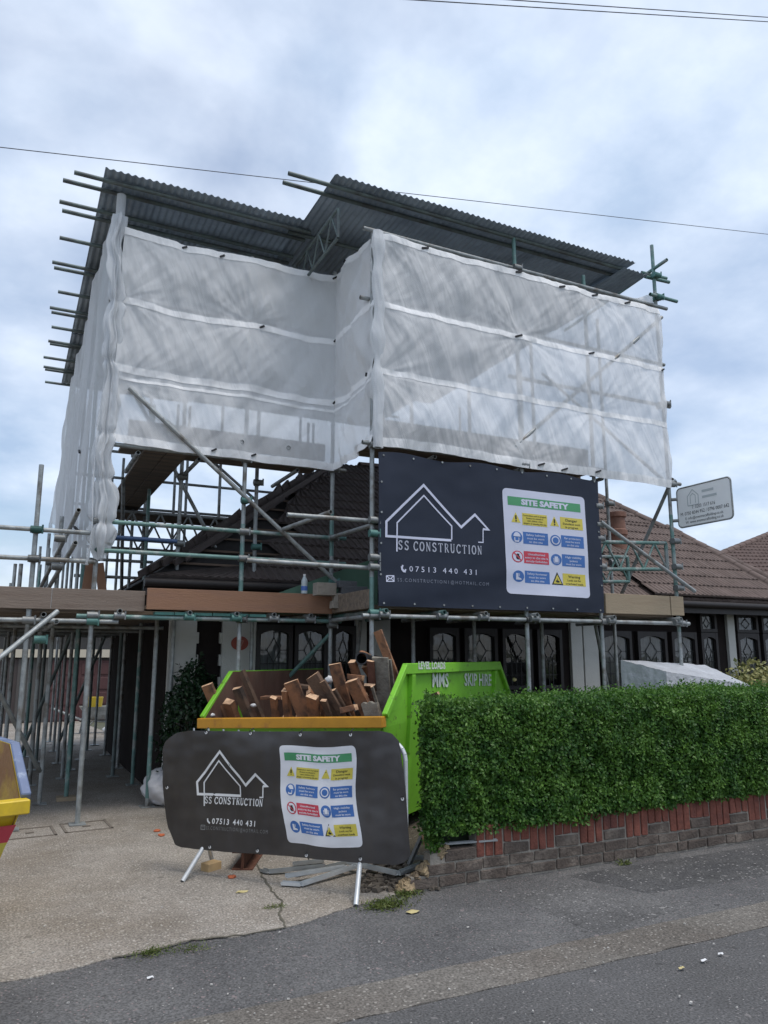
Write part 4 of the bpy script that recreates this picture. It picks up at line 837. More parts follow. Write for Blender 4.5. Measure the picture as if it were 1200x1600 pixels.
# telephone receiver
q = [bpx(*p) for p in z4([(228, 868), (232, 895), (246, 914), (266, 918)])]; strokes(b, q, .022, f0); strokes(b, [bpx(*p) for p in z4([(228, 866), (242, 872)])], .03, f0); strokes(b, [bpx(*p) for p in z4([(254, 904), (268, 912)])], .03, f0)
b.build('phone_symbol', INK, ban); b = MB(); q = [bpx(*p) for p in z4([(84, 957), (84, 1010), (154, 1010), (154, 957), (84, 957)])]; strokes(b, q, .010, f0); strokes(b, [bpx(*p) for p in z4([(84, 957), (119, 988), (154, 957)])], .009, f0); strokes(b, [bpx(*p) for p in z4([(84, 1010), (108, 984)])], .009, f0); strokes(b, [bpx(*p) for p in z4([(154, 1010), (130, 984)])], .009, f0)
b.build('envelope_symbol', INK, ban)
b = MB(); p0 = bpx(621, 907); p1 = bpx(764, 912); put_text(b, 'SS.CONSTRUCTION1@HOTMAIL.COM', f0, p0[0], p0[1]-.01, .052, 1.4, .8, width=p1[0]-p0[0]); b.build('email_address', INKD, ban)
c4 = [on(x, y, 'Y', YB) for x, y in [(784, 762), (913, 777), (922, 935), (793, 927)]]   # TL TR BR BL
nw, nh = 1.05, 1.28
def nfn(off, c4=c4):
    def g(u, v, k=0):
        a, c = u/nw, v/nh; p = (c4[3]*(1-a)+c4[2]*a)*(1-c)+(c4[0]*(1-a)+c4[1]*a)*c; return Vector((p.x, YB+bw(p.x, p.z)-off-.0015*k, p.z))
    return g
b = MB(); notice(b, nfn(.003), nw, nh); b.build('safety_notice', [PANELW, NGREEN, NYEL, NBLUE, NRED, NBLK], ban)
eyl = [(BX0+.06+(BX1-BX0-.12)*i/8, z) for i in range(9) for z in (BZ0+.03, BZ1-.03)]+[(x, BZ0+(BZ1-BZ0)*i/5) for i in range(1, 5) for x in (BX0+.03, BX1-.03)]
for x, z in eyl: MB().tube((x, YB+bw(x, z)-.003, z), (x, YB+bw(x, z)-.008, z), .011, 10, False).build('eyelet', GALV, ban)

# --- scaffolder's name board sticking out at the right
XS = 7.68
sg = thing('sign_board', (XS, 6.6, 3.22), 'small white framed name board of the scaffolders projecting from the right-hand pole', 'sign')
sy0, sy1, sz0, sz1 = 7.03, 6.20, 3.22, 3.73      # u runs from the pole (y 7.03) to the street (y 6.2)
def srd(off, ins, r_):
    pts = []; W_, H_ = sy0-sy1, sz1-sz0
    for cx, cy, a0 in ((W_-ins-r_, H_-ins-r_, 0), (ins+r_, H_-ins-r_, 90), (ins+r_, ins+r_, 180), (W_-ins-r_, ins+r_, 270)):
        for i in range(6): a = R(a0+18*i); pts.append(Vector((XS-off, sy0-(cx+r_*math.cos(a)), sz0+cy+r_*math.sin(a))))
    return pts
b = MB(); b.prism(srd(.004, .006, .05), (.008, 0, 0)); b.build('sign_face', SIGNW, sg)
b = MB(); P = srd(0, 0, .055); b.path(P+[P[0]], .011); b.build('sign_frame', GALV, sg)
for z in (3.32, 3.6): MB().tube((XS, 7.03, z), (7.62, YR_, z), .022, 8, False).build('bracket', COUP, sg)
sf = lambda u, v, k=0: Vector((XS-.0065, sy0-u, sz0+v))
b = MB(); W_ = sy0-sy1
put_text(b, 'T: 0203 1517 616', sf, W_*.49, .215, .062, 1, 1, 'CENTER', width=.36); put_text(b, 'M: 0750 8344 952 / 0796 0007 642', sf, W_*.5, .145, .062, 1, 1, 'CENTER', width=.74)
put_text(b, 'E: info@evenmscaffolding.co.uk', sf, W_*.49, .085, .05, 1, 1, 'CENTER', width=.58); put_text(b, 'W: www.evenmscaffolding.co.uk', sf, W_*.49, .035, .05, 1, 1, 'CENTER', width=.58)
b.build('lettering', SIGNK, sg)
b = MB(); strokes(b, [(.17, .26), (.17, .38), (.255, .46), (.34, .38), (.34, .26), (.17, .26)], .012, sf); strokes(b, [(.215, .28), (.215, .38), (.255, .41), (.295, .38), (.295, .28)], .01, sf); strokes(b, [(.4, .335), (.62, .335)], .03, sf); strokes(b, [(.4, .41), (.58, .41)], .03, sf); b.build('faded_logo', SIGNF, sg)

# ------------------------------------------------------------------ green skip
def make_skip(name, label, B, ang, W, L, zl, zt, mats, s_top=.45, lip_h=.11, z_drop=0.0, base_in=.55):
    """B: right end of the near lip; ang: heading of the long axis from +Y; mats: side, inside, lip, rim"""
    ax = Vector((math.sin(ang), math.cos(ang), 0)); lp = Vector((-math.cos(ang), math.sin(ang), 0)); B = Vector((B[0], B[1], 0))
    def P(u, s_, z): return B+lp*u+ax*s_+Vector((0, 0, z-z_drop*u/W))
    t_ = thing(name, P(W/2, L/2, 0), label, 'skip'); tp = .10; z0 = .14
    outl = [(0, zl-.10), (0, zl), (s_top, zt), (L-s_top, zt), (L, zl), (L, zl-.10), (L-base_in, z0), (base_in, z0)]
    ins = lambda u, z: u+(tp*(zl-z)/zl*(1 if u < W/2 else -1) if z < zl else 0)
    side = MB()
    for u, du in ((0, .006), (W, -.006)):
        poly = [P(ins(u, z), s_, z) for s_, z in outl]; side.prism(poly, lp*du)
    # end plates and floor
    for sg_, s0 in ((1, 0), (-1, L)):
        a = [P(.003, s0, zl-.08), P(W-.003, s0, zl-.08), P(ins(W, z0)-.003, s0+sg_*base_in, z0), P(ins(0, z0)+.003, s0+sg_*base_in, z0)]
        side.prism(a, ax*sg_*.006)
    side.prism([P(ins(0, z0)+.005, base_in, z0), P(ins(W, z0)-.005, base_in, z0), P(ins(W, z0)-.005, L-base_in, z0), P(ins(0, z0)+.005, L-base_in, z0)], (0, 0, .008))
    side.build('body', mats[0], t_)
    lin = MB()
    for u, d in ((0, 1), (W, -1)):
        lin.add([P(ins(u, z)+d*.009, s_, z-.004) for s_, z in outl], [list(range(len(outl)))])
    for sg_, s0 in ((1, 0), (-1, L)):
        lin.add([P(.02, s0+sg_*.012, zl-.06), P(W-.02, s0+sg_*.012, zl-.06), P(ins(W, z0)-.02, s0+sg_*(base_in+.012), z0+.012), P(ins(0, z0)+.02, s0+sg_*(base_in+.012), z0+.012)], [(0, 1, 2, 3)])
    lin.build('lining', mats[1], t_)
    # rims: top box along both sides and sloping edge flanges
    for u, d in ((0, -1), (W, 1)):
        rm = MB(); c = u+d*.022
        rm.bar(P(c, s_top-.01, zt-.045), P(c, L-s_top+.01, zt-.045), .055, .10)
        for sg_, s0 in ((1, 0), (-1, L)): rm.bar(P(c, s0+.0, zl+.0), P(c, s0+sg_*(s_top+.01), zt-.02), .052, .055, ax)
        rm.build('rim', mats[3], t_, bevel=.006)
        rb = MB()
        for q in (s_top+.14, L-s_top-.16): rb.bar(P(u+d*.028, q, zt-.10), P(ins(u, .3)+d*.028, q+(.0), .3), .05, .07, ax)
        rb.build('rib', mats[0], t_, bevel=.004)
        lg = MB(); 
        for q in (.95, L-.95): lg.tube(P(u+d*.01, q, zt-.5), P(u+d*.09, q, zt-.5), .03, 10, False)
        lg.build('lifting_lug', mats[0], t_)
    for s0, sg_ in ((0, -1), (L, 1)):
        lp_ = MB(); lp_.bar(P(-.03, s0+sg_*.03, zl-lip_h/2), P(W+.03, s0+sg_*.03, zl-lip_h/2), .085, lip_h, (0, 0, 1)); lp_.build('lip', mats[2], t_, bevel=.006)
    return t_, P, ax, lp
ANG = R(53); SKW = 1.99
GB = on(598, 1119, 'Z', 1.08)
gsk, GP, gax, glp = make_skip('skip', 'large lime green skip full of timber offcuts behind the barrier', (GB.x, GB.y), ANG, SKW, 3.55, 1.08, 1.525, (SKIPG, SKIPR, SKIPO, SKIPG), .42, .095, z_drop=.085)
# the lettering on its flank
def on_side(px, py, off): 
    n = glp; return onp(px, py, GP(-off, 0, 0), n)
def skl(txt, a, c, size, off, mb):
    p0, p1 = on_side(*a, off), on_side(*c, off); d = (p1-p0); L_ = d.length; d.normalize(); up_ = Vector((0, 0, 1))
    put_text(mb, txt, lambda u, v, k=0: p0+d*u+up_*v, 0, 0, size, 1, 1, 'LEFT', 0, .004, width=L_)
b = MB(); skl('MMS', (676, 1073), (701, 1073), .20, .010, b); skl('SKIP HIRE', (726, 1071), (768, 1071), .19, .010, b); skl('LEVEL LOADS', (654, 1045), (696, 1045), .095, .053, b)
b.build('lettering', mat('worn_white_stencil', (.62, .68, .60), .7, col2=(.2, .5, .1), c2scale=20, c2lo=.6, c2hi=.66), gsk)
# load bed: rubble hidden under the timber
b = MB(); b.grid(lambda u, v: GP(.06+1.80*u, .15+3.2*v, .80+.10*nz(u*5, v*8, 3)+.10*nz(u*14, v*20, 5)-.25*(v < .04)), 40, 60); tag(struct(b.build('rubble', mat('mixed_rubble', (.10, .075, .055), .95, 0, .5, 14, 1, 30, col2=(.2, .16, .13), c2scale=11), loc=GP(1, 1.7, .7)), 'stuff'), 'heap of dusty brown rubble and splinters lying in the green skip', 'rubble')
def skpt(px, py, s_): return onp(px, py, GP(0, s_, 0), gax)
z6 = lambda x, y: (300+x/3.53, 980+y/3.53)
def timber(label, top, bot, s0, s1, wd, th, mats=(WOODS, WOODE), name='timber_offcut', roll=0.0, ext=.25):
    sm_ = min(s0, s1); a = skpt(*z6(*top), sm_+.06); c = skpt(*z6(*bot), sm_+.06) + (Vector((.44, .90, 0))*.13-Vector((0, 0, .04)) if ext else gax*.0); d = (a-c).normalized(); a = a+d*(.05 if ext == .25 else 0); c = c-d*ext
    b = MB(); d = (d+Vector((.0, -.10 if ext else 0, 0))).normalized() if False else d; yv = gax-d*gax.dot(d); yv.normalize(); xv = yv.cross(d); 
    if roll: q = Matrix.Rotation(roll, 3, d); xv, yv = q @ xv, q @ yv
    rot = Matrix((xv, yv, d)).transposed(); b.box((a+c)/2, (wd*TS, th*TS, (a-c).length), rot, 0, 1, .006)
    o = b.build(name, list(mats), loc=c, bevel=.004); return tag(o, label, 'timber', 'timber offcuts in the green skip')
D = (WOODD, WOODE); TS = .64
timber('wide reddish plank leaning at the left corner of the green skip', (92, 343), (150, 492), .12, .2, .20, .05)
timber('short brown block with a pale top just right of the left corner plank', (208, 432), (225, 492), .2, .22, .16, .12)
timber('thick dark joist stub with a pale cut end, second from the left in the skip', (258, 358), (305, 490), .12, .2, .15, .08, D)
timber('long charred joist leaning left against the rusty inside of the skip', (285, 265), (372, 480), .42, .6, .085, .075, (WOODD, WOODD))
timber('pale-topped timber lying level across two upright stubs', (392, 388), (512, 388), .25, .25, .05, .16, ext=0)
timber('short square stub standing under the level timber', (454, 408), (454, 492), .10, .1, .105, .07)
timber('taller square stub at the right end of the level timber', (519, 372), (523, 492), .12, .14, .10, .10)
timber('wide brown board leaning left near the middle of the skip, pale cut end', (556, 326), (622, 492), .10, .2, .25, .05)
timber('thick joist with a splintered pale end near the middle of the skip', (678, 290), (795, 470), .15, .45, .20, .09, D)
timber('narrow dark board leaning beside the splintered joist', (735, 325), (822, 462), .12, .3, .10, .04, D)
timber('small upright block with a pale top in front of the splintered joist', (668, 405), (672, 492), .08, .1, .17, .10)
timber('tall wide board rising above the middle of the heap', (795, 228), (850, 420), .30, .45, .20, .05)
timber('square-cut joist with a pale face right of the tall wide board', (895, 318), (960, 435), .22, .3, .20, .09)
timber('longest plank standing up out of the right end of the skip', (1035, 48), (1142, 300), .55, .7, .13, .05)
timber('weathered grey board with a rounded end leaning at the right of the heap', (1040, 195), (1060, 440), .38, .5, .26, .045, (WOODG, WOODG))
timber('second weathered grey board behind the rounded one', (1075, 205), (1105, 400), .5, .62, .17, .045, (WOODG, WOODG))
timber('dusky red batten between the grey boards and the pale-faced joist', (985, 215), (1000, 400), .35, .45, .12, .05, (RUST, WOODE))
timber('short pale-topped block under the pipe', (865, 272), (945, 282), .42, .42, .08, .1, ext=0)
timber('small flat piece lying in front of the pale-faced joist', (825, 462), (905, 440), .15, .15, .09, .1, ext=0)
timber('dark board edge tilted right in front of the tall wide board', (785, 372), (845, 460), .2, .25, .13, .05, D)
timber('short slim stub standing by the lip right of centre', (735, 425), (762, 492), .1, .12, .1, .05, D)
timber('flat dark board lying behind the wide middle board', (570, 322), (660, 332), .42, .5, .06, .22, D, ext=0)
timber('stub with a pale end stacked on top of the flat dark board', (640, 355), (690, 380), .35, .4, .10, .1, ext=.05)
timber('pale-topped offcut resting on the mouth of the pipe', (930, 140), (975, 160), .62, .62, .07, .12, ext=0)
timber('brown offcut under the far end of the pipe', (960, 210), (1000, 250), .6, .62, .14, .1, ext=.2)
timber('small stub leaning beside the pipe mouth', (892, 212), (925, 300), .5, .55, .11, .08)
timber('slim pale lath leaning by the right corner of the skip', (1000, 352), (1035, 450), .2, .28, .05, .04, (WOODG, WOODE))
for i in range(34):
    u = random.uniform(.12, 1.72); s_ = random.uniform(.25, 1.5) if i < 24 else random.uniform(1.5, 2.8); a = GP(u, s_, .92+.08*random.random()+.16*(u < .9)*(i < 24)); d = Vector((random.uniform(-.8, .8), random.uniform(-.9, .3), random.uniform(.2, 1.1))).normalized()
    if u > 1.1: d.z *= .4
    b = MB(); b.bar(a-d*.3, a+d*random.uniform(.08, .36), random.uniform(.04, .12), random.uniform(.02, .06), (0, 0, 1), 0, 1, .006); tag(b.build('timber_offcut', list(random.choice(((WOODS, WOODE), D))), loc=a, bevel=.004), 'short brown timber offcut half buried among the others in the green skip', 'timber', 'half buried offcuts in the green skip')
pp0, pp1 = skpt(*z6(935, 172), .5), skpt(*z6(1010, 188), 1.1)
tag(MB().tube(pp0, pp1, .062, 18).build('pipe', BLKP, loc=pp0), 'short black pipe lying on the timber heap with its open end to the street', 'pipe')
def lump(name, c, r, m, label, cat, seed, fl=.6, group=None):
    b = MB(); nu, nv = 14, 8
    b.grid(lambda u, v: Vector(c)+Vector((math.cos(2*math.pi*u)*math.sin(math.pi*v), math.sin(2*math.pi*u)*math.sin(math.pi*v), -math.cos(math.pi*v)*fl))*r*(1+.5*nz(math.cos(2*math.pi*u)*1.5+seed, math.sin(2*math.pi*u)*1.5, v*3)), nu, nv)
    o = b.build(name, m, loc=c); return tag(o, label, cat, group)
lump('rubble_lump', skpt(*z6(108, 484), .12), .035, WHTP, 'white lump of plaster at the left corner of the green skip', 'rubble', 3)
lump('rubble_lump', skpt(*z6(340, 432), .3), .03, WHTP, 'tiny white scrap between the charred joist and the dark stub', 'rubble', 5)
lump('plastic_scrap', skpt(*z6(757, 290), .42), .04, WHTP, 'crumpled white plastic scrap caught beside the tall wide board', 'scrap', 8, .9)
b = MB(); a = [skpt(*z6(x, y), .1) for x, y in [(930, 425), (945, 412), (960, 422), (978, 408), (1000, 420), (1018, 415), (1034, 492), (950, 492)]]; b.prism(a, gax*.05); tag(b.build('broken_board', WOODG, loc=a[-1], bevel=.004), 'torn pale grey board end standing by the right corner of the green skip lip', 'timber')
lump('plastic_scrap', onp(804, 1062, GP(0, 3.2, 0), gax), .025, LEAFY, 'small pale yellow scrap stuck at the far right end of the green skip', 'scrap', 9, .9)

# ------------------------------------------------------------------ yellow skip at the left edge
ysk, YP, yax, ylp = make_skip('skip', 'yellow skip with a blue rim cut off by the left edge of the picture', (.14, 4.78), R(-13.6), 1.45, 2.3, .84, 1.10, (SKIPY, SKIPYR, SKIPY, SKIPB), .30, .075, base_in=.42)
b = MB()
n_e = (Vector((0, 0, .14-.76))+yax*.42).normalized()
def ep(u, h): return YP(.04+u, 0, .74)+n_e*h-yax*.008-Vector((0, 0, .004))
b.add([ep(-.03, .04), ep(.55, .04), ep(.55, .16), ep(-.01, .16)], [(0, 1, 2, 3)], 0)
b.add([ep(-.01, .16), ep(.55, .16), ep(.55, .54), ep(.06, .54)], [(0, 1, 2, 3)], 1)
for i in range(6):
    h0 = .17+.055*i; zig = [(.0+.05*j, h0+(.02 if j % 2 else 0)) for j in range(11)]
    for p, q in zip(zig[:-1], zig[1:]): 
        if p[0] > .0+.07*(h0-.16)/.38: b.add([ep(*p)-yax*.003, ep(*q)-yax*.003, ep(q[0], q[1]+.02)-yax*.003, ep(p[0], p[1]+.02)-yax*.003], [(0, 1, 2, 3)], 2)
b.build('hazard_panel', [NRED, NYEL, NBLK], ysk)

# ------------------------------------------------------------------ barrier and its banner
BA, BBv = Vector((1.27, 6.24, 0)), Vector((2.52, 4.80, 0)); bd = (BBv-BA); BL = bd.length; bd.normalize(); bn = Vector((bd.y, -bd.x, 0))
if bn.y > 0: bn = -bn                  # bn points to the street
def bp_(u, z, off=0): return BA+bd*u+Vector((0, 0, z))+bn*off
def tilt(u): return .03*u/BL
bar = thing('barrier', bp_(BL/2, 0), 'galvanised pedestrian barrier on splayed feet standing in front of the green skip', 'barrier')
fr = []
for cx, cz, a0 in ((BL-.14, .865, 0), (.14, .835, 90), (.14, .37, 180), (BL-.14, .37, 270)):
    for i in range(6): a = R(a0+18*i); fr.append(bp_(cx+.13*math.cos(a), cz+.13*math.sin(a)+.03))
MB().path(fr+[fr[0]], .017).build('frame', ALU, bar)
b = MB()
for i in range(1, 14): u = BL*i/14; b.tube(bp_(u, .28), bp_(u, 1.05), .007, 6, False)
b.build('infill_bars', ALU, bar)
for fpt, bpt, u in ((gp(285, 1380), gp(332, 1350), .30), (gp(556, 1418), gp(592, 1345), 1.56)):
    for q in (fpt, bpt): q.z = .012; MB().tube(q, bp_(u, .24, -.005), .017).build('foot', ALU, bar)
c8 = [onp(x, y, BA, bn) for x, y in [(262, 1143), (637, 1146), (643, 1352), (265, 1318)]]   # TL TR BR BL
def uv8(x, y): p = onp(x, y, BA, bn); return ((p-BA).dot(bd), p.z)
U0, U1 = uv8(262, 1160)[0], uv8(640, 1170)[0]
def br(u, z):
    a, c = (u-U0)/(U1-U0), (z-.2)/.85
    return .035+.012*nz(a*3, c*3, 2)+.008*math.sin(a*11+c*4)+.012*math.sin(math.pi*min(1, max(0, a)))+.010*math.sin(c*9+2.5*nz(a*2, c))*(1-abs(2*a-1.1))+.006*nz(a*14, c*11, 7)+.0025*math.sin(a*2*math.pi*14)
cut_px = [(258, 1170), (262, 1158), (278, 1145), (300, 1141), (430, 1142), (598, 1141), (616, 1145), (628, 1158), (637, 1230), (641, 1300), (644, 1335), (634, 1346), (620, 1350), (560, 1346), (460, 1336), (360, 1329), (290, 1322), (279, 1318), (266, 1290), (261, 1230)]
outl = [uv8(*p) for p in cut_px]
bb_ = thing('banner', bp_(BL/2, .25, .03), 'dark grey company banner with a rippled safety notice tied over the street barrier', 'banner')
b = MB()
def edges_at(z):
    xs = []
    n = len(outl)
    for i in range(n):
        (x0, z0), (x1, z1) = outl[i], outl[(i+1) % n]
        if (z0-z)*(z1-z) < 0 or z0 == z: xs.append(x0+(x1-x0)*(z-z0)/(z1-z0) if z1 != z0 else x0)
    return (min(xs), max(xs)) if xs else (0, 0)
def cols(u):
    zs_ = []
    n = len(outl)
    for i in range(n):
        (x0, z0), (x1, z1) = outl[i], outl[(i+1) % n]
        if (x0-u)*(x1-u) <= 0 and x0 != x1: zs_.append(z0+(z1-z0)*(u-x0)/(x1-x0))
    return min(zs_), max(zs_)
ul, uh = min(p[0] for p in outl)+.002, max(p[0] for p in outl)-.002
def bfun(u, v):
    # columns crowd the two rounded ends so that the outline stays true
    u = .5-.5*math.cos(math.pi*u)*(.25)-.75*(.5-u); U = ul+(uh-ul)*u; z0, z1 = cols(U); z = z0+(z1-z0)*v; return bp_(U, z, br(U, z))
b.grid(bfun, 110, 44); o = b.build('banner_sheet', CHAR, bb_)
f1 = lambda u, z, k=0: bp_(u, z, br(u, z)+.004+.001*k)
z2 = lambda pts: [uv8(250+x/2.927, 1130+y/2.927) for x, y in pts]
b = MB()
for pts, wd in [([(382, 329), (188, 320), (184, 266), (291, 126), (407, 280), (454, 230), (505, 283), (488, 283)], .018), ([(488, 283), (487, 334), (470, 335)], .010), ([(214, 375), (214, 268), (286, 168), (378, 285), (380, 325)], .011)]: strokes(b, z2(pts), wd, f1)
b.build('house_emblem', INKW, bb_)
b = MB(); p0 = uv8(325, 1254); p1 = uv8(415, 1258.5)
def slanted(p0, p1): 
    k = (p1[1]-p0[1])/(p1[0]-p0[0]); return lambda u, z, kk=0: f1(u, z+(u-p0[0])*k, kk)
serif_text(b, 'SS CONSTRUCTION', slanted(p0, p1), p0[0]-.01, p0[1]+.002, .046, p1[0]-p0[0]+.02, .80, 1.15)
b.build('company_name', INKW, bb_); b = MB(); p0 = uv8(337, 1285); p1 = uv8(405, 1289); put_text(b, '07513 440 431', slanted(p0, p1), p0[0], p0[1], .054, 1.3, .8, bold=.001, width=p1[0]-p0[0])
b.build('phone_number', INKW, bb_); b = MB(); strokes(b, z2([(234, 430), (236, 442), (246, 452)]), .012, f1)
b.build('phone_symbol', INKW, bb_)
b = MB(); p0 = uv8(328, 1294); p1 = uv8(425, 1300); put_text(b, 'SS.CONSTRUCTION1@HOTMAIL.COM', slanted(p0, p1), p0[0], p0[1], .036, 1.3, .8, width=p1[0]-p0[0]); strokes(b, z2([(205, 460), (205, 479), (223, 480), (223, 461), (205, 460)]), .006, f1); strokes(b, z2([(205, 460), (214, 470), (223, 461)]), .004, f1); b.build('email_address', INKG, bb_)
c5 = [uv8(*p) for p in [(441, 1165), (558, 1165), (569, 1323), (455, 1315)]]
nw2, nh2 = .60, .66
def nf2(u, v, k=0):
    a, c = u/nw2, v/nh2; g = [(c5[3][i]*(1-a)+c5[2][i]*a)*(1-c)+(c5[0][i]*(1-a)+c5[1][i]*a)*c for i in (0, 1)]
    g[0] += .020*math.sin((1-c)*7.2+1.0)*(.75)-.006; g[1] += .008*math.sin(a*6.3+1); return bp_(g[0], g[1], br(*g)+.003+.0013*k)
b = MB(); notice(b, nf2, nw2, nh2); b.build('safety_notice', [PANELW2, NGREEN, NYEL, NBLUE, NRED, NBLK], bb_)
for px, py in [(327, 1144), (398, 1145), (475, 1147), (553, 1147), (335, 1321), (408, 1327), (484, 1334), (567, 1340), (268, 1229), (632, 1247)]:
    u, z = uv8(px, py); MB().tube(f1(u, z), f1(u, z, 4), .011, 10, False).build('eyelet', WHTP, bb_); MB().path([f1(u, z, 5), bp_(u, z+.02, br(u, z)+.014), bp_(u, z+(.035 if py < 1200 else -.035), .012)], .0035, 6).build('cable_tie', TIE, bb_)

# ------------------------------------------------------------------ low brick wall
WY = 4.94
wall = thing('brick_wall', (5.5, WY, 0), 'low grey and red brick garden wall under the hedge, its left end broken into steps', 'wall')
g_, r_b, mo, bk = MB(), MB(), MB(), MB()
WXE = 11.5
def brick(mb, x0, x1, z0, z1, y=WY, d=.10):
    mb.box(((x0+x1)/2, y+d/2+random.uniform(-.004, .004), (z0+z1)/2), (x1-x0, d, z1-z0), Matrix.Rotation(random.uniform(-.014, .014), 3, 'Y'), 0, None, .005)
starts = [2.62, 2.76, 2.90]
for c in range(2):
    x = starts[c]; z0 = .02+.078*c
    while x < WXE:
        L_ = .215 if random.random() < .8 else .103; brick(g_, x, x+L_, z0, z0+.066); x += L_+.012
x = 2.90; z0 = .176; brick(g_, x, x+.25, z0, z0+.075); x += .262; k = 0
while x < WXE:
    if k % 2 == 0:
        for i in range(3): brick(r_b, x+.077*i, x+.077*i+.066, z0, z0+.215)
    else:
        brick(g_, x, x+.22, z0, z0+.07)
        for i in range(3): brick(r_b, x+.077*i, x+.077*i+.066, z0+.082, z0+.215)
    x += .236; k += 1
mo.box(((3.16+WXE)/2, WY+.06, .19), (WXE-3.16, .096, .378)); mo.box(((2.78+3.16)/2, WY+.06, .12), (3.16-2.78, .094, .235)); mo.box((2.71, WY+.06, .05), (.16, .092, .1))
mo.prism([(2.5, WY-.05, 0), (2.5, WY+.02, 0), (2.5, WY+.02, .022), (2.5, WY-.02, .02)], (WXE-2.5, 0, 0)) if False else None
for x, z, r0 in [(2.62, .05, .05), (2.60, .03, .055), (2.75, .13, .05), (2.78, .16, .03), (2.89, .22, .05), (2.93, .255, .03), (2.56, .02, .04), (2.68, .09, .04)]:
    bk.grid(lambda u, v: Vector((x, WY+.05, z))+Vector((math.cos(2*math.pi*u)*math.sin(math.pi*v)*.9, math.sin(2*math.pi*u)*math.sin(math.pi*v)*1.1, -math.cos(math.pi*v)*.8))*r0*(1+.8*nz(math.cos(2*math.pi*u)*1.8+x*9, math.sin(2*math.pi*u)*1.8, v*4+z*20)), 12, 8, 0, False)
g_.build('grey_bricks', BRICKG, wall, bevel=.004); r_b.build('red_bricks', BRICKR, wall, bevel=.004); mo.build('mortar', MORTAR, wall); bk.build('broken_end', BROKEN, wall)

# ------------------------------------------------------------------ foliage
def leaves(name, pos, nrm, size, m, parent=None, loc=(0, 0, 0), asp=.5, jitter=.9, clump=None):
    """one mesh of many small pointed leaves; pos, nrm: (n,3) arrays"""
    n = len(pos); d = rng.normal(size=(n, 3)); up = nrm+jitter*d; up /= np.linalg.norm(up, axis=1)[:, None]
    t_ = rng.normal(size=(n, 3)); t_ -= (t_*up).sum(1)[:, None]*up; t_ /= np.linalg.norm(t_, axis=1)[:, None]; sd_ = np.cross(up, t_)
    s_ = size*(.65+.7*rng.random(n))[:, None]; w_ = s_*asp*(.8+.4*rng.random(n))[:, None]
    base = pos; tip = pos+t_*s_; mid = pos+t_*s_*.48-up*s_*.06
    V = np.stack([base, mid+sd_*w_*.5+up*s_*.10, tip, mid-sd_*w_*.5+up*s_*.10, mid], 1).reshape(-1, 3)-np.array(loc)
    i = np.arange(n)*5; F = np.stack([i, i+4, i+2, i+1, i, i+3, i+2, i+4], 1).reshape(-1)
    me = bpy.data.meshes.new(name); me.vertices.add(n*5); me.vertices.foreach_set('co', V.astype(np.float32).ravel())
    me.loops.add(n*8); me.loops.foreach_set('vertex_index', F.astype(np.int32)); me.polygons.add(n*2); me.polygons.foreach_set('loop_start', (np.arange(n*2)*4).astype(np.int32)); me.polygons.foreach_set('loop_total', np.full(n*2, 4, np.int32))
    me.update(calc_edges=True); me.validate()
    rv = rng.random(n) if clump is None else np.clip(clump+.22*rng.normal(size=n), 0, 1)
    at_ = me.attributes.new('leaf_tone', 'FLOAT', 'FACE'); at_.data.foreach_set('value', np.repeat(rv, 2).astype(np.float32))
    me.materials.append(m); o = bpy.data.objects.new(name, me); COL.objects.link(o)
    if parent: o.parent = parent
    else: o.location = loc
    return o
HX0, HX1, HY0, HY1, HZ0, HZ1 = 2.72, 11.4, 4.90, 5.68, .12, 1.275
hedge = thing('hedge', (6, 5.3, .0), 'clipped dense green hedge growing over the low brick wall', 'hedge')
def hb(x, y, z):   # uneven clipped surface
    return .05*nz(x*1.7, y*1.7, z*2.0)-(.05*min(1, max(0, (4.6-x)/.6)) if z > 8 else 0)+.045*nz(x*5, y*5, z*5)+.035*nz(x*12, y*12, z*12)
pos = []; nor = []; cl = []
def hlow(x): return .35+.05*nz(x*2.3, 1)+.03*nz(x*7, 2)+(.03*max(0, 1-(x-2.6)/.5) if x < 3.05 else 0)+.03*max(0, x-3.6)*.5
def addp(x, y, z, n):
    pos.append((x, y, z)); nor.append(n); cl.append(.40+.55*nz(x*5, y*5, z*5)+.45*nz(x*16, y*16, z*16)+(.18 if n[2] > .5 else 0))  # tone paints shaded gaps between clumps and a lit, lighter top into the leaves
for _ in range(90000):
    x = HX0+(6.9-HX0)*random.random() if random.random() < .93 else random.uniform(6.9, HX1)
    z = hlow(x)+(HZ1-hlow(x))*random.random(); dpt = abs(random.gauss(0, .075))
    rnd_ = .10*max(0, (z-1.18)/.12)**2
    addp(x, HY0+hb(x, 0, z)+dpt+rnd_-.03*math.sin((z-.3)*3), z, (0, -1, .35))
for _ in range(28000):
    x = HX0+(HX1-HX0)*random.random() if random.random() < .25 else HX0+(6.9-HX0)*random.random(); y = HY0+.03+(HY1-HY0)*random.random(); x = max(x, HX0+.60*(y-HY0))
    ztop = HZ1+.03*nz(x*.9, 4)+hb(x, y, 9)*.7-.04*max(0, .25-(y-HY0))*2
    addp(x, y, ztop-abs(random.gauss(0, .04)), (0, -.2, 1))
for _ in range(17000):
    y = HY0+(HY1-HY0)*random.random(); z = .26+(HZ1-.26)*random.random()
    addp(HX0+.02+.60*(y-HY0)+hb(1, y*1.3, z)+abs(random.gauss(0, .05))-.03*(z > .3)+.06*max(0, (z-1.15)/.15), y, z, (-1, 0, .3))
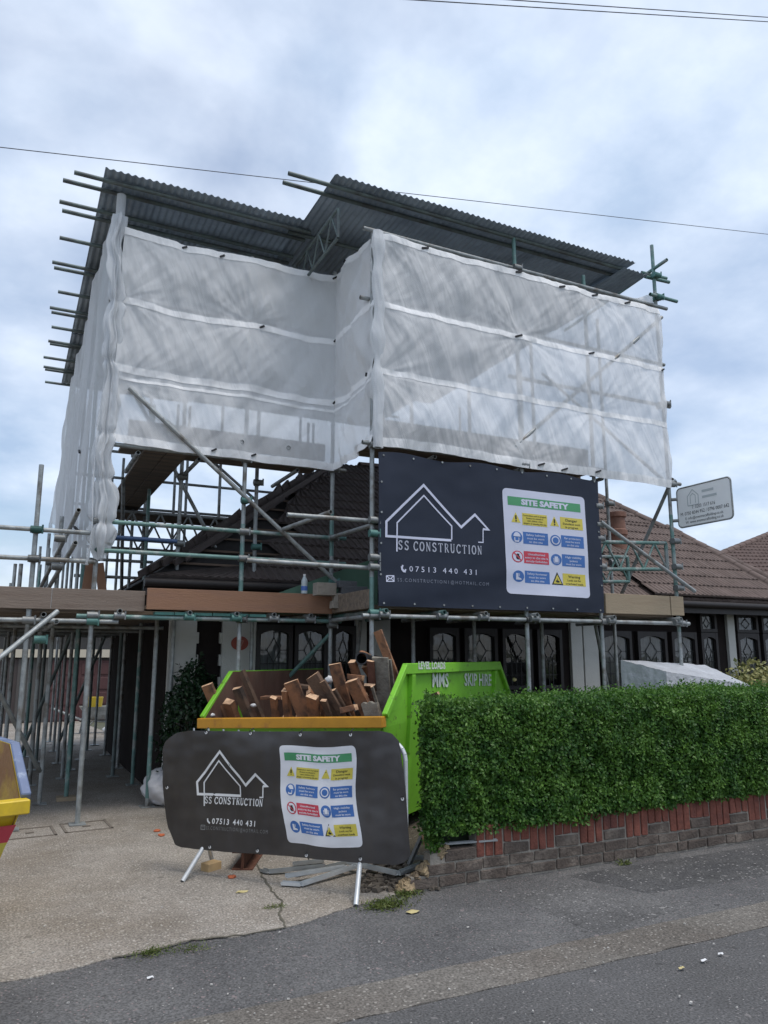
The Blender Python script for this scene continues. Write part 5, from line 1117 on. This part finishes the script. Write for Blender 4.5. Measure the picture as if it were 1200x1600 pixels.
for _ in range(2200):     # new shoots standing proud of the trim
    x = HX0+(7.2-HX0)*random.random(); y = HY0+(HY1-HY0)*random.random(); x = max(x, HX0+.6*(y-HY0)); z0 = HZ1+.03*nz(x*.9, 4)+hb(x, y, 9)*.7; h_ = random.random()**2*.07
    for q in range(2): addp(x+random.gauss(0, .008), y+random.gauss(0, .008), z0+h_*(q+1)/2, (random.gauss(0, .6), random.gauss(0, .6), .6))
leaves('foliage', np.array(pos), np.array(nor), .027, HEDGE, hedge, (6, 5.3, 0), .62, .8, np.array(cl))
b = MB(); b.grid(lambda u, v: (HX0+.15+(HX1-HX0-.2)*u, HY0+.16, .2+(HZ1-.33)*v), 60, 8); b.grid(lambda u, v: (HX0+.15+.6*(.1+(HY1-HY0-.3)*v)+(HX1-HX0-.9)*u, HY0+.16+(HY1-HY0-.3)*v, HZ1-.13), 60, 6); b.grid(lambda u, v: (HX0+.15+.6*(.1+(HY1-HY0-.3)*u), HY0+.16+(HY1-HY0-.3)*u, .2+(HZ1-.33)*v), 6, 8)  # dark core sheets stop the view through, inner shade put into their colour
for i in range(70):
    y = random.uniform(HY0+.2, HY1-.1); x = random.uniform(HX0+.15+.6*(y-HY0), 7.2); p = Vector((x, y, .0)); q = p+Vector((random.uniform(-.12, .12), random.uniform(-.15, .05), random.uniform(.3, 1.1))); b.tube(p, q, .011, 5, False, .004)
b.build('dark_core_and_branches', mat('hedge_interior', (.012, .022, .008), .95, 0, .5, 9), hedge)
def shrub(name, label, c, rx, ry, rz, n, size, m, base_z=0.0):
    t_ = thing(name, (c[0], c[1], base_z), label, 'shrub'); v = rng.normal(size=(n, 3)); v /= np.linalg.norm(v, axis=1)[:, None]
    r_ = (.55+.5*rng.random(n)**.5); r_ *= np.array([1+.35*nz(a*2.2, e*2.2, f_*2.2+c[0]) for a, e, f_ in v])
    p = v*r_[:, None]*np.array([rx, ry, rz])+np.array(c); k = p[:, 2] > base_z+.02; p = p[k]; v = v[k]
    cl_ = np.array([.5+.6*nz(*(q*5)) for q in p]); leaves('foliage', p, v, size, m, t_, (c[0], c[1], base_z), .6, 1.0, cl_)
    b = MB()
    for i in range(8):
        q = Vector((c[0]+rx*.7*random.uniform(-1, 1), c[1]+ry*.7*random.uniform(-1, 1), c[2]+rz*random.uniform(-.2, .7))); b.tube((c[0]+random.uniform(-.04, .04), c[1], base_z), q, .014, 6, False, .004)
    b.build('stem', TWIG, t_)
    return t_
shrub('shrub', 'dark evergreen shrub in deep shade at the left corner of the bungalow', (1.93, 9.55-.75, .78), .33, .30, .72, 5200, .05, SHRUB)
pv = on(1180, 1062, 'Y', 8.0)
shrub('shrub', 'pale yellow-green variegated shrub behind the right end of the hedge', (pv.x+.15, 8.0, 1.0), .95, .4, .45, 4200, .065, VARIEG)
# weeds at the broken wall end and along the edge of the concrete
def weed(px, py, r, h, n, label):
    c = gp(px, py, .01); p = np.column_stack([c.x+rng.normal(size=n)*r, c.y+rng.normal(size=n)*r*.6, np.full(n, .012)+rng.random(n)*h*.4]); o = leaves('weed_tuft', p, np.tile(np.array([[0., 0, 1.]]), (n, 1)), h, MOSSM, None, (c.x, c.y, .01), .25, 1.4); return tag(o, label, 'weed', 'weeds in the cracks')
weed(602, 1415, .08, .03, 650, 'yellow-green weed tuft on the ground before the broken wall end, largest of the weeds'); weed(636, 1398, .05, .028, 260, 'small weed tuft tucked against the lowest brick of the broken wall end'); weed(236, 1489, .05, .022, 260, 'low weed tuft on the far left of the concrete edge'); weed(300, 1482, .06, .018, 200, 'sparse weed strip along the concrete edge below the barrier'); weed(741, 1352, .035, .035, 120, 'tiny green weed at the foot of the brick wall near its left end'); weed(975, 1350, .03, .03, 90, 'tiny green weed at the foot of the brick wall under the hedge middle'); weed(430, 1418, .035, .018, 120, 'low weed growing out of the crack in the concrete')

# ------------------------------------------------------------------ things standing about
# wrapped pallet load behind the hedge
pk = [on(970, 1033, 'Y', 6.9), on(1040, 1052, 'Y', 6.35), on(1156, 1072, 'Y', 7.0)]
b = MB(); A, Bp, C = Vector((6.46, 6.92, 1.555)), Vector((6.58, 6.35, 1.43)), Vector((8.40, 6.75, 1.24)); Dp = A+(C-Bp)+Vector((0, 0, .12))
nsub = 24
def topf(u, v): 
    p = (Bp*(1-u)+C*u)*(1-v)+(A*(1-u)+Dp*u)*v; return p+Vector((0, 0, .010*nz(u*6, v*5, 1)+.006*nz(u*22, v*10)))
b.grid(topf, 40, 14)
for e0_, e1_ in (((0, 0), (1, 0)), ((1, 0), (1, 1)), ((1, 1), (0, 1)), ((0, 1), (0, 0))):
    def wf(u, v, e0_=e0_, e1_=e1_):
        p = topf(e0_[0]+(e1_[0]-e0_[0])*u, e0_[1]+(e1_[1]-e0_[1])*u); q = Vector(p); q.z = .12+(p.z-.12)*v; q += Vector((.012*nz(u*8, v*5, 3), .016*nz(u*9+v*6, v*4), 0)); return q
    b.grid(wf, 40, 12)
o = b.build('wrapped_pallet', POLY, loc=(7.4, 6.7, .12)); tag(o, 'pallet load shrink-wrapped in grey-white polythene standing behind the hedge', 'pallet load')
pb = MB(); 
for y in (6.5, 6.7, 6.9): pb.box((7.45, y, .06), (1.7, .1, .1))
tag(pb.build('pallet', WOODG, loc=(7.4, 6.7, 0)), 'timber pallet under the wrapped load behind the hedge', 'pallet')
# rubble sack by the barrier
sc_ = gp(262, 1262); b = MB()
def sackf(u, v):
    a = 2*math.pi*u; ph = math.pi*(v-.5); r0 = max(.02, math.cos(ph)**.6)
    p = Vector((.40*r0*math.cos(a), .27*r0*math.sin(a), .19+.20*math.sin(ph))); p.z += .20*max(0, 1-((p.x-.12)/.17)**2)*(v > .55)*(v-.55)*2.2
    n_ = .05*nz(p.x*7, p.y*7, p.z*7)+.02*math.sin(a*9+3*p.z*9)*(.3+v)+.02*nz(p.x*20, p.y*20, p.z*20); p += Vector((math.cos(a), math.sin(a), .4))*n_; p.z = max(.012, p.z); return p+Vector((sc_.x+.16, sc_.y+.15, 0))
b.grid(sackf, 60, 34); rsk = thing('rubble_sack', (sc_.x+.16, sc_.y+.15, 0), 'slumped white woven rubble sack on the drive behind the left end of the barrier', 'sack'); b.build('sack_body', SACK, rsk)
MB().path([Vector((sc_.x-.02+.09*i, sc_.y-.12-.03*math.sin(i*1.3), .17+.012*i+.02*math.sin(i*2))) for i in range(5)], .006).build('tie_cord', BLKP, rsk)
b = MB(); q = on(258, 1190, 'Y', 8.9); b.box((q.x+.1, 8.9, .30), (.2, .22, .6)); b.box((q.x+.1, 8.9, .62), (.24, .26, .05)); tag(b.build('bin', BLKP, loc=(q.x+.1, 8.9, 0), bevel=.01), 'small black bin half hidden behind the left end of the barrier', 'bin')
# orange chips of brick on the drive
for i, (x, y, l) in enumerate([(245, 1298, 'orange brick chip on the drive, furthest from the barrier foot'), (252, 1305, 'larger orange brick chip on the drive near the sack'), (362, 1370, 'red clay chip lying against the rusty steel offcut')]):
    lump('brick_chip', gp(x, y, .015), .03, mat('orange_clay', (.45, .12, .05), .9), l, 'brick chip', i+2, .4)
# block of wood behind the barrier foot, rusty steel offcut
q = gp(330, 1353, .035); tag(MB().box(q, (.13, .09, .06), Matrix.Rotation(.5, 3, 'Z'), 0).build('wood_block', mat('fresh_sawn_wood', (.48, .33, .17), .8, 0, .2, 8), loc=q, bevel=.004), 'small fresh yellow wood block on the concrete by the left barrier foot', 'wood block')
q = gp(378, 1362, .0); d = Vector((.45, .89, 0)).normalized(); b = MB(); n_ = Vector((d.y, -d.x, 0))
for zc, wv, hv in ((.012, .16, .018), (.075, .02, .11), (.138, .16, .018)): b.bar(q+Vector((0, 0, zc)), q+d*.7+Vector((0, 0, zc)), wv, hv, (0, 0, 1))
tag(b.build('steel_offcut', RUST, loc=q, bevel=.003), 'rusty brown steel beam offcut lying on the concrete under the barrier', 'steel beam')
# bent light steel channels under and beside the barrier
def strip(pts, m, label, wd=.035, th=.022):
    b = MB()
    for a, c in zip(pts[:-1], pts[1:]): b.bar(a, c, wd, .003); d = (c-a).normalized(); s_ = d.cross(Vector((0, 0, 1))).normalized()*wd*.5; b.bar(a+s_+Vector((0, 0, th/2)), c+s_+Vector((0, 0, th/2)), .003, th); b.bar(a-s_+Vector((0, 0, th/2)), c-s_+Vector((0, 0, th/2)), .003, th)
    o = b.build('metal_channel', m, loc=pts[0]); return tag(o, label, 'metal channel', 'scrap metal channels under the barrier')
strip([gp(440, 1382, .02), gp(470, 1384, .02), gp(560, 1354, .05)], ALU, 'bent pale metal channel lying nearest the street, its white end curled')
strip([gp(409, 1361, .02), gp(420, 1364, .02), gp(508, 1355, .04)], ALUD, 'dull metal channel furthest left under the barrier')
strip([gp(462, 1369, .015), gp(545, 1349, .03)], ALUD, 'short dull metal channel lying between two paler ones')
strip([gp(447, 1371, .05), gp(540, 1356, .05)], ALU, 'straight metal channel resting across the others under the barrier'); strip([gp(458, 1352, .02), gp(505, 1347, .02)], ALUD, 'thin dull metal channel at the back under the barrier')
strip([gp(544, 1349, .06), gp(622, 1367, .05), gp(660, 1352, .05)], ALU, 'pale metal channel bent to a V beside the right barrier foot', .045)
strip([gp(640, 1352, .05), on(672, 1280, 'Y', 5.25)], ALUD, 'metal channel leaning up against the hedge end', .04)
strip([gp(625, 1342, .05), gp(684, 1342, .05)], ALUD, 'dark metal channel lying behind the leaning one'); strip([gp(662, 1345, .03), gp(683, 1329, .10)], ALUD, 'short metal channel propped on the broken wall end')
strip([on(676, 1321, 'Y', 5.05), on(773, 1312, 'Y', 4.95)-Vector((0, .03, 0))], ALUD, 'long dark channel resting on top of the broken wall end', .03, .012)
q = on(676, 1308, 'Y', 5.15); tag(MB().box(q, (.13, .09, .09), Matrix.Rotation(.3, 3, 'Z'), 0, None, .012).build('wood_block', WOODE, loc=q, bevel=.006), 'rough broken block with a pale end lodged under the hedge end', 'wood block')
b = MB()
for i in range(220):
    q = gp(random.uniform(560, 690), random.uniform(1345, 1392), .02); r0 = random.uniform(.008, .03); b.box(q, (r0*2, r0*1.6, r0), Matrix.Rotation(random.random()*3, 3, 'Z'), 0, None, r0*.3)
struct(b.build('rubble', mat('dark_rubble', (.12, .10, .08), .95, 0, .5, 20, 1, 30), loc=gp(620, 1370)), 'stuff')
# leaves and small litter
for i, (x, y, r0, m, l) in enumerate([(378, 1393, .045, LEAFY, 'pale yellow leaf on the concrete below the barrier'), (645, 1424, .05, LEAFY, 'yellowish leaf on the asphalt by the broken wall end'), (1100, 1500, .022, WHTP, 'white scrap of litter on the road, left of the pair'), (1126, 1490, .018, WHTP, 'smaller white scrap of litter on the road at the far right'), (1065, 1512, .02, LEAFY, 'pale leaf on the road left of the white scraps'), (235, 1527, .018, WHTP, 'white pebble on the pavement left of the barrier')]):
    c = gp(x, y, .014); b = MB(); n_ = 9; a0 = random.random()*3
    ring = [c+Vector((r0*math.cos(2*math.pi*k/n_+a0)*(1+.3*nz(k, i)), r0*.55*math.sin(2*math.pi*k/n_+a0), .004*math.sin(k*2))) for k in range(n_)]
    b.add([c+Vector((0, 0, .006))]+ring, [(0, 1+k, 1+(k+1) % n_) for k in range(n_)]); tag(b.build('litter', m, loc=c), l, 'litter')
b = MB()
for i in range(260):
    x = random.uniform(0, 1200); y = random.uniform(1390, 1600) if x > 560 else random.uniform(1330, 1600)
    if y < 1400-.16*(x-650) and x > 650: continue
    q = gp(x, y, .012); r0 = .002+.005*random.random()**4; b.box(q, (r0*2, r0*1.4, r0), Matrix.Rotation(random.random()*3, 3, 'Z'), 0, None, r0*.3)
struct(b.build('grit', mat('pale_grit', (.45, .43, .40), .9, 0, .4, 30), loc=(2, 4, 0)), 'stuff')
# wheelbarrow at the far end of the drive
wz = -.04*(19.5-15)+.0; wc = Vector((2.0, 19.5, wz)); wb = thing('wheelbarrow', wc, 'wheelbarrow with a yellow bucket in it parked before the red garage door', 'wheelbarrow')
b = MB(); T4 = [(-.35, -.28, .62), (.45, -.30, .62), (.45, .30, .62), (-.35, .28, .62)]; B4 = [(-.15, -.18, .33), (.25, -.2, .33), (.25, .2, .33), (-.15, .18, .33)]
b.add([wc+Vector(p) for p in T4+B4], [(4, 5, 6, 7), (0, 1, 5, 4), (1, 2, 6, 5), (2, 3, 7, 6), (3, 0, 4, 7)]); b.build('tray', GALV, wb)
b = MB(); 
for s_ in (-1, 1): b.path([wc+Vector((-.95, .28*s_, .6)), wc+Vector((-.3, .22*s_, .32)), wc+Vector((.7, .05*s_, .22))], .02); b.path([wc+Vector((-.25, .2*s_, .32)), wc+Vector((-.3, .22*s_, 0)), wc+Vector((-.05, .2*s_, .3))], .016)
b.build('frame', GALV, wb)
b = MB(); wcc = wc+Vector((.72, 0, .2)); b.tube(wcc-Vector((0, .04, 0)), wcc+Vector((0, .04, 0)), .19, 18, True); b.build('wheel', BLKP, wb)
q = wc+Vector((-.05, 0, .45)); tag(MB().tube(q, q+Vector((0, 0, .38)), .17, 16, True, .21).build('bucket', YELP, loc=q), 'yellow bucket sitting in the wheelbarrow', 'bucket')
q = Vector((2.35, 18.9, -.16)); lump('cement_bag', q+Vector((0, 0, .12)), .22, WHTP, 'pale bag slumped on the ground beside the wheelbarrow', 'bag', 14, .5)
# bottle and blocks on the lower deck
q = Vector((on(477, 925, 'Y', 8.12).x, YL-.085, 2.291)); bt = thing('water_bottle', q, 'clear plastic water bottle with a blue label standing on the toe board', 'bottle'); b = MB()
pr = [(.036, 0), (.038, .01), (.036, .06), (.038, .13), (.036, .15), (.016, .195), (.014, .205)]
for (r0, z0), (r1_, z1) in zip(pr[:-1], pr[1:]): b.tube(q+Vector((0, 0, z0)), q+Vector((0, 0, z1)), r0, 14, False, r1_)
b.build('bottle_body', mat('clear_plastic', (.40, .46, .48), .15, 0, .1, 9, spec=.9), bt); MB().tube(q+Vector((0, 0, .035)), q+Vector((0, 0, .085)), .0385, 14, False).build('bottle_label', WATER_L, bt); MB().tube(q+Vector((0, 0, .205)), q+Vector((0, 0, .222)), .016, 12, False).build('cap', WHTP, bt)
for i, (px, py, sz, m, l) in enumerate([(535, 934, (.22, .1, .085), CEM, 'pale brick at the left of the lower row on the scaffold deck'), (557, 934, (.20, .1, .085), CEM, 'pale brick at the right of the lower row on the scaffold deck'), (535, 945.5, (.28, .1, .085), CEM, 'pale brick at the very bottom of the stack by the corner post'), (551, 924, (.31, .14, .10), CEMG, 'dark grey block lying across the top of the brick stack'), (541, 914, (.22, .12, .08), CEMG, 'smaller dark grey block topmost on the stack'), (507, 921, (.24, .12, .14), CEM, 'tan block standing left of the brick stack behind the brace')]):
    q = on(px, py, 'Y', 8.0); tag(MB().box(q, sz, Matrix.Rotation(.06*(i % 3-1), 3, 'Z'), 0, None, .004).build('building_block', m, loc=q, bevel=.004), l, 'block', 'blocks stacked on the scaffold deck')
b = MB(); P = [on(x, y, 'Y', 8.35) for x, y in [(425, 930), (575, 876), (590, 876), (590, 960), (425, 960)]]; b.prism(P, (0, .018, 0)); tag(b.build('sheet_board', GREENB, loc=P[0]), 'green sheet of board cut to a slope standing on the deck behind the blocks', 'board')
# overhead wires
def wire(p0, p1, label, r=.012, sag=.0):
    b = MB(); p0, p1 = Vector(p0), Vector(p1); d = p1-p0; a, c = p0-d*.8, p1+d*.8; pts = [a.lerp(c, i/24)-Vector((0, 0, sag*4*(i/24)*(1-i/24))) for i in range(25)]
    b.path(pts, r, 6); return tag(b.build('overhead_wire', CABLE, loc=p0), label, 'cable', 'overhead wires')
wire(on(0, 230, 'Y', 17), on(1200, 366, 'Y', 17), 'long overhead wire passing behind the corrugated roof', .010, 0)
wire(on(650, 0, 'Y', 9), on(1200, 34, 'Y', 9), 'lower of the two overhead wires crossing the top right corner', .009); wire(on(800, 0, 'Y', 9), on(1200, 27, 'Y', 9.1), 'upper of the two overhead wires crossing the top right corner', .009)

for o in list(sc.objects):
    if '_o' in o: del o['_o']
for m in bpy.data.materials:
    if '_base' in m: del m['_base']
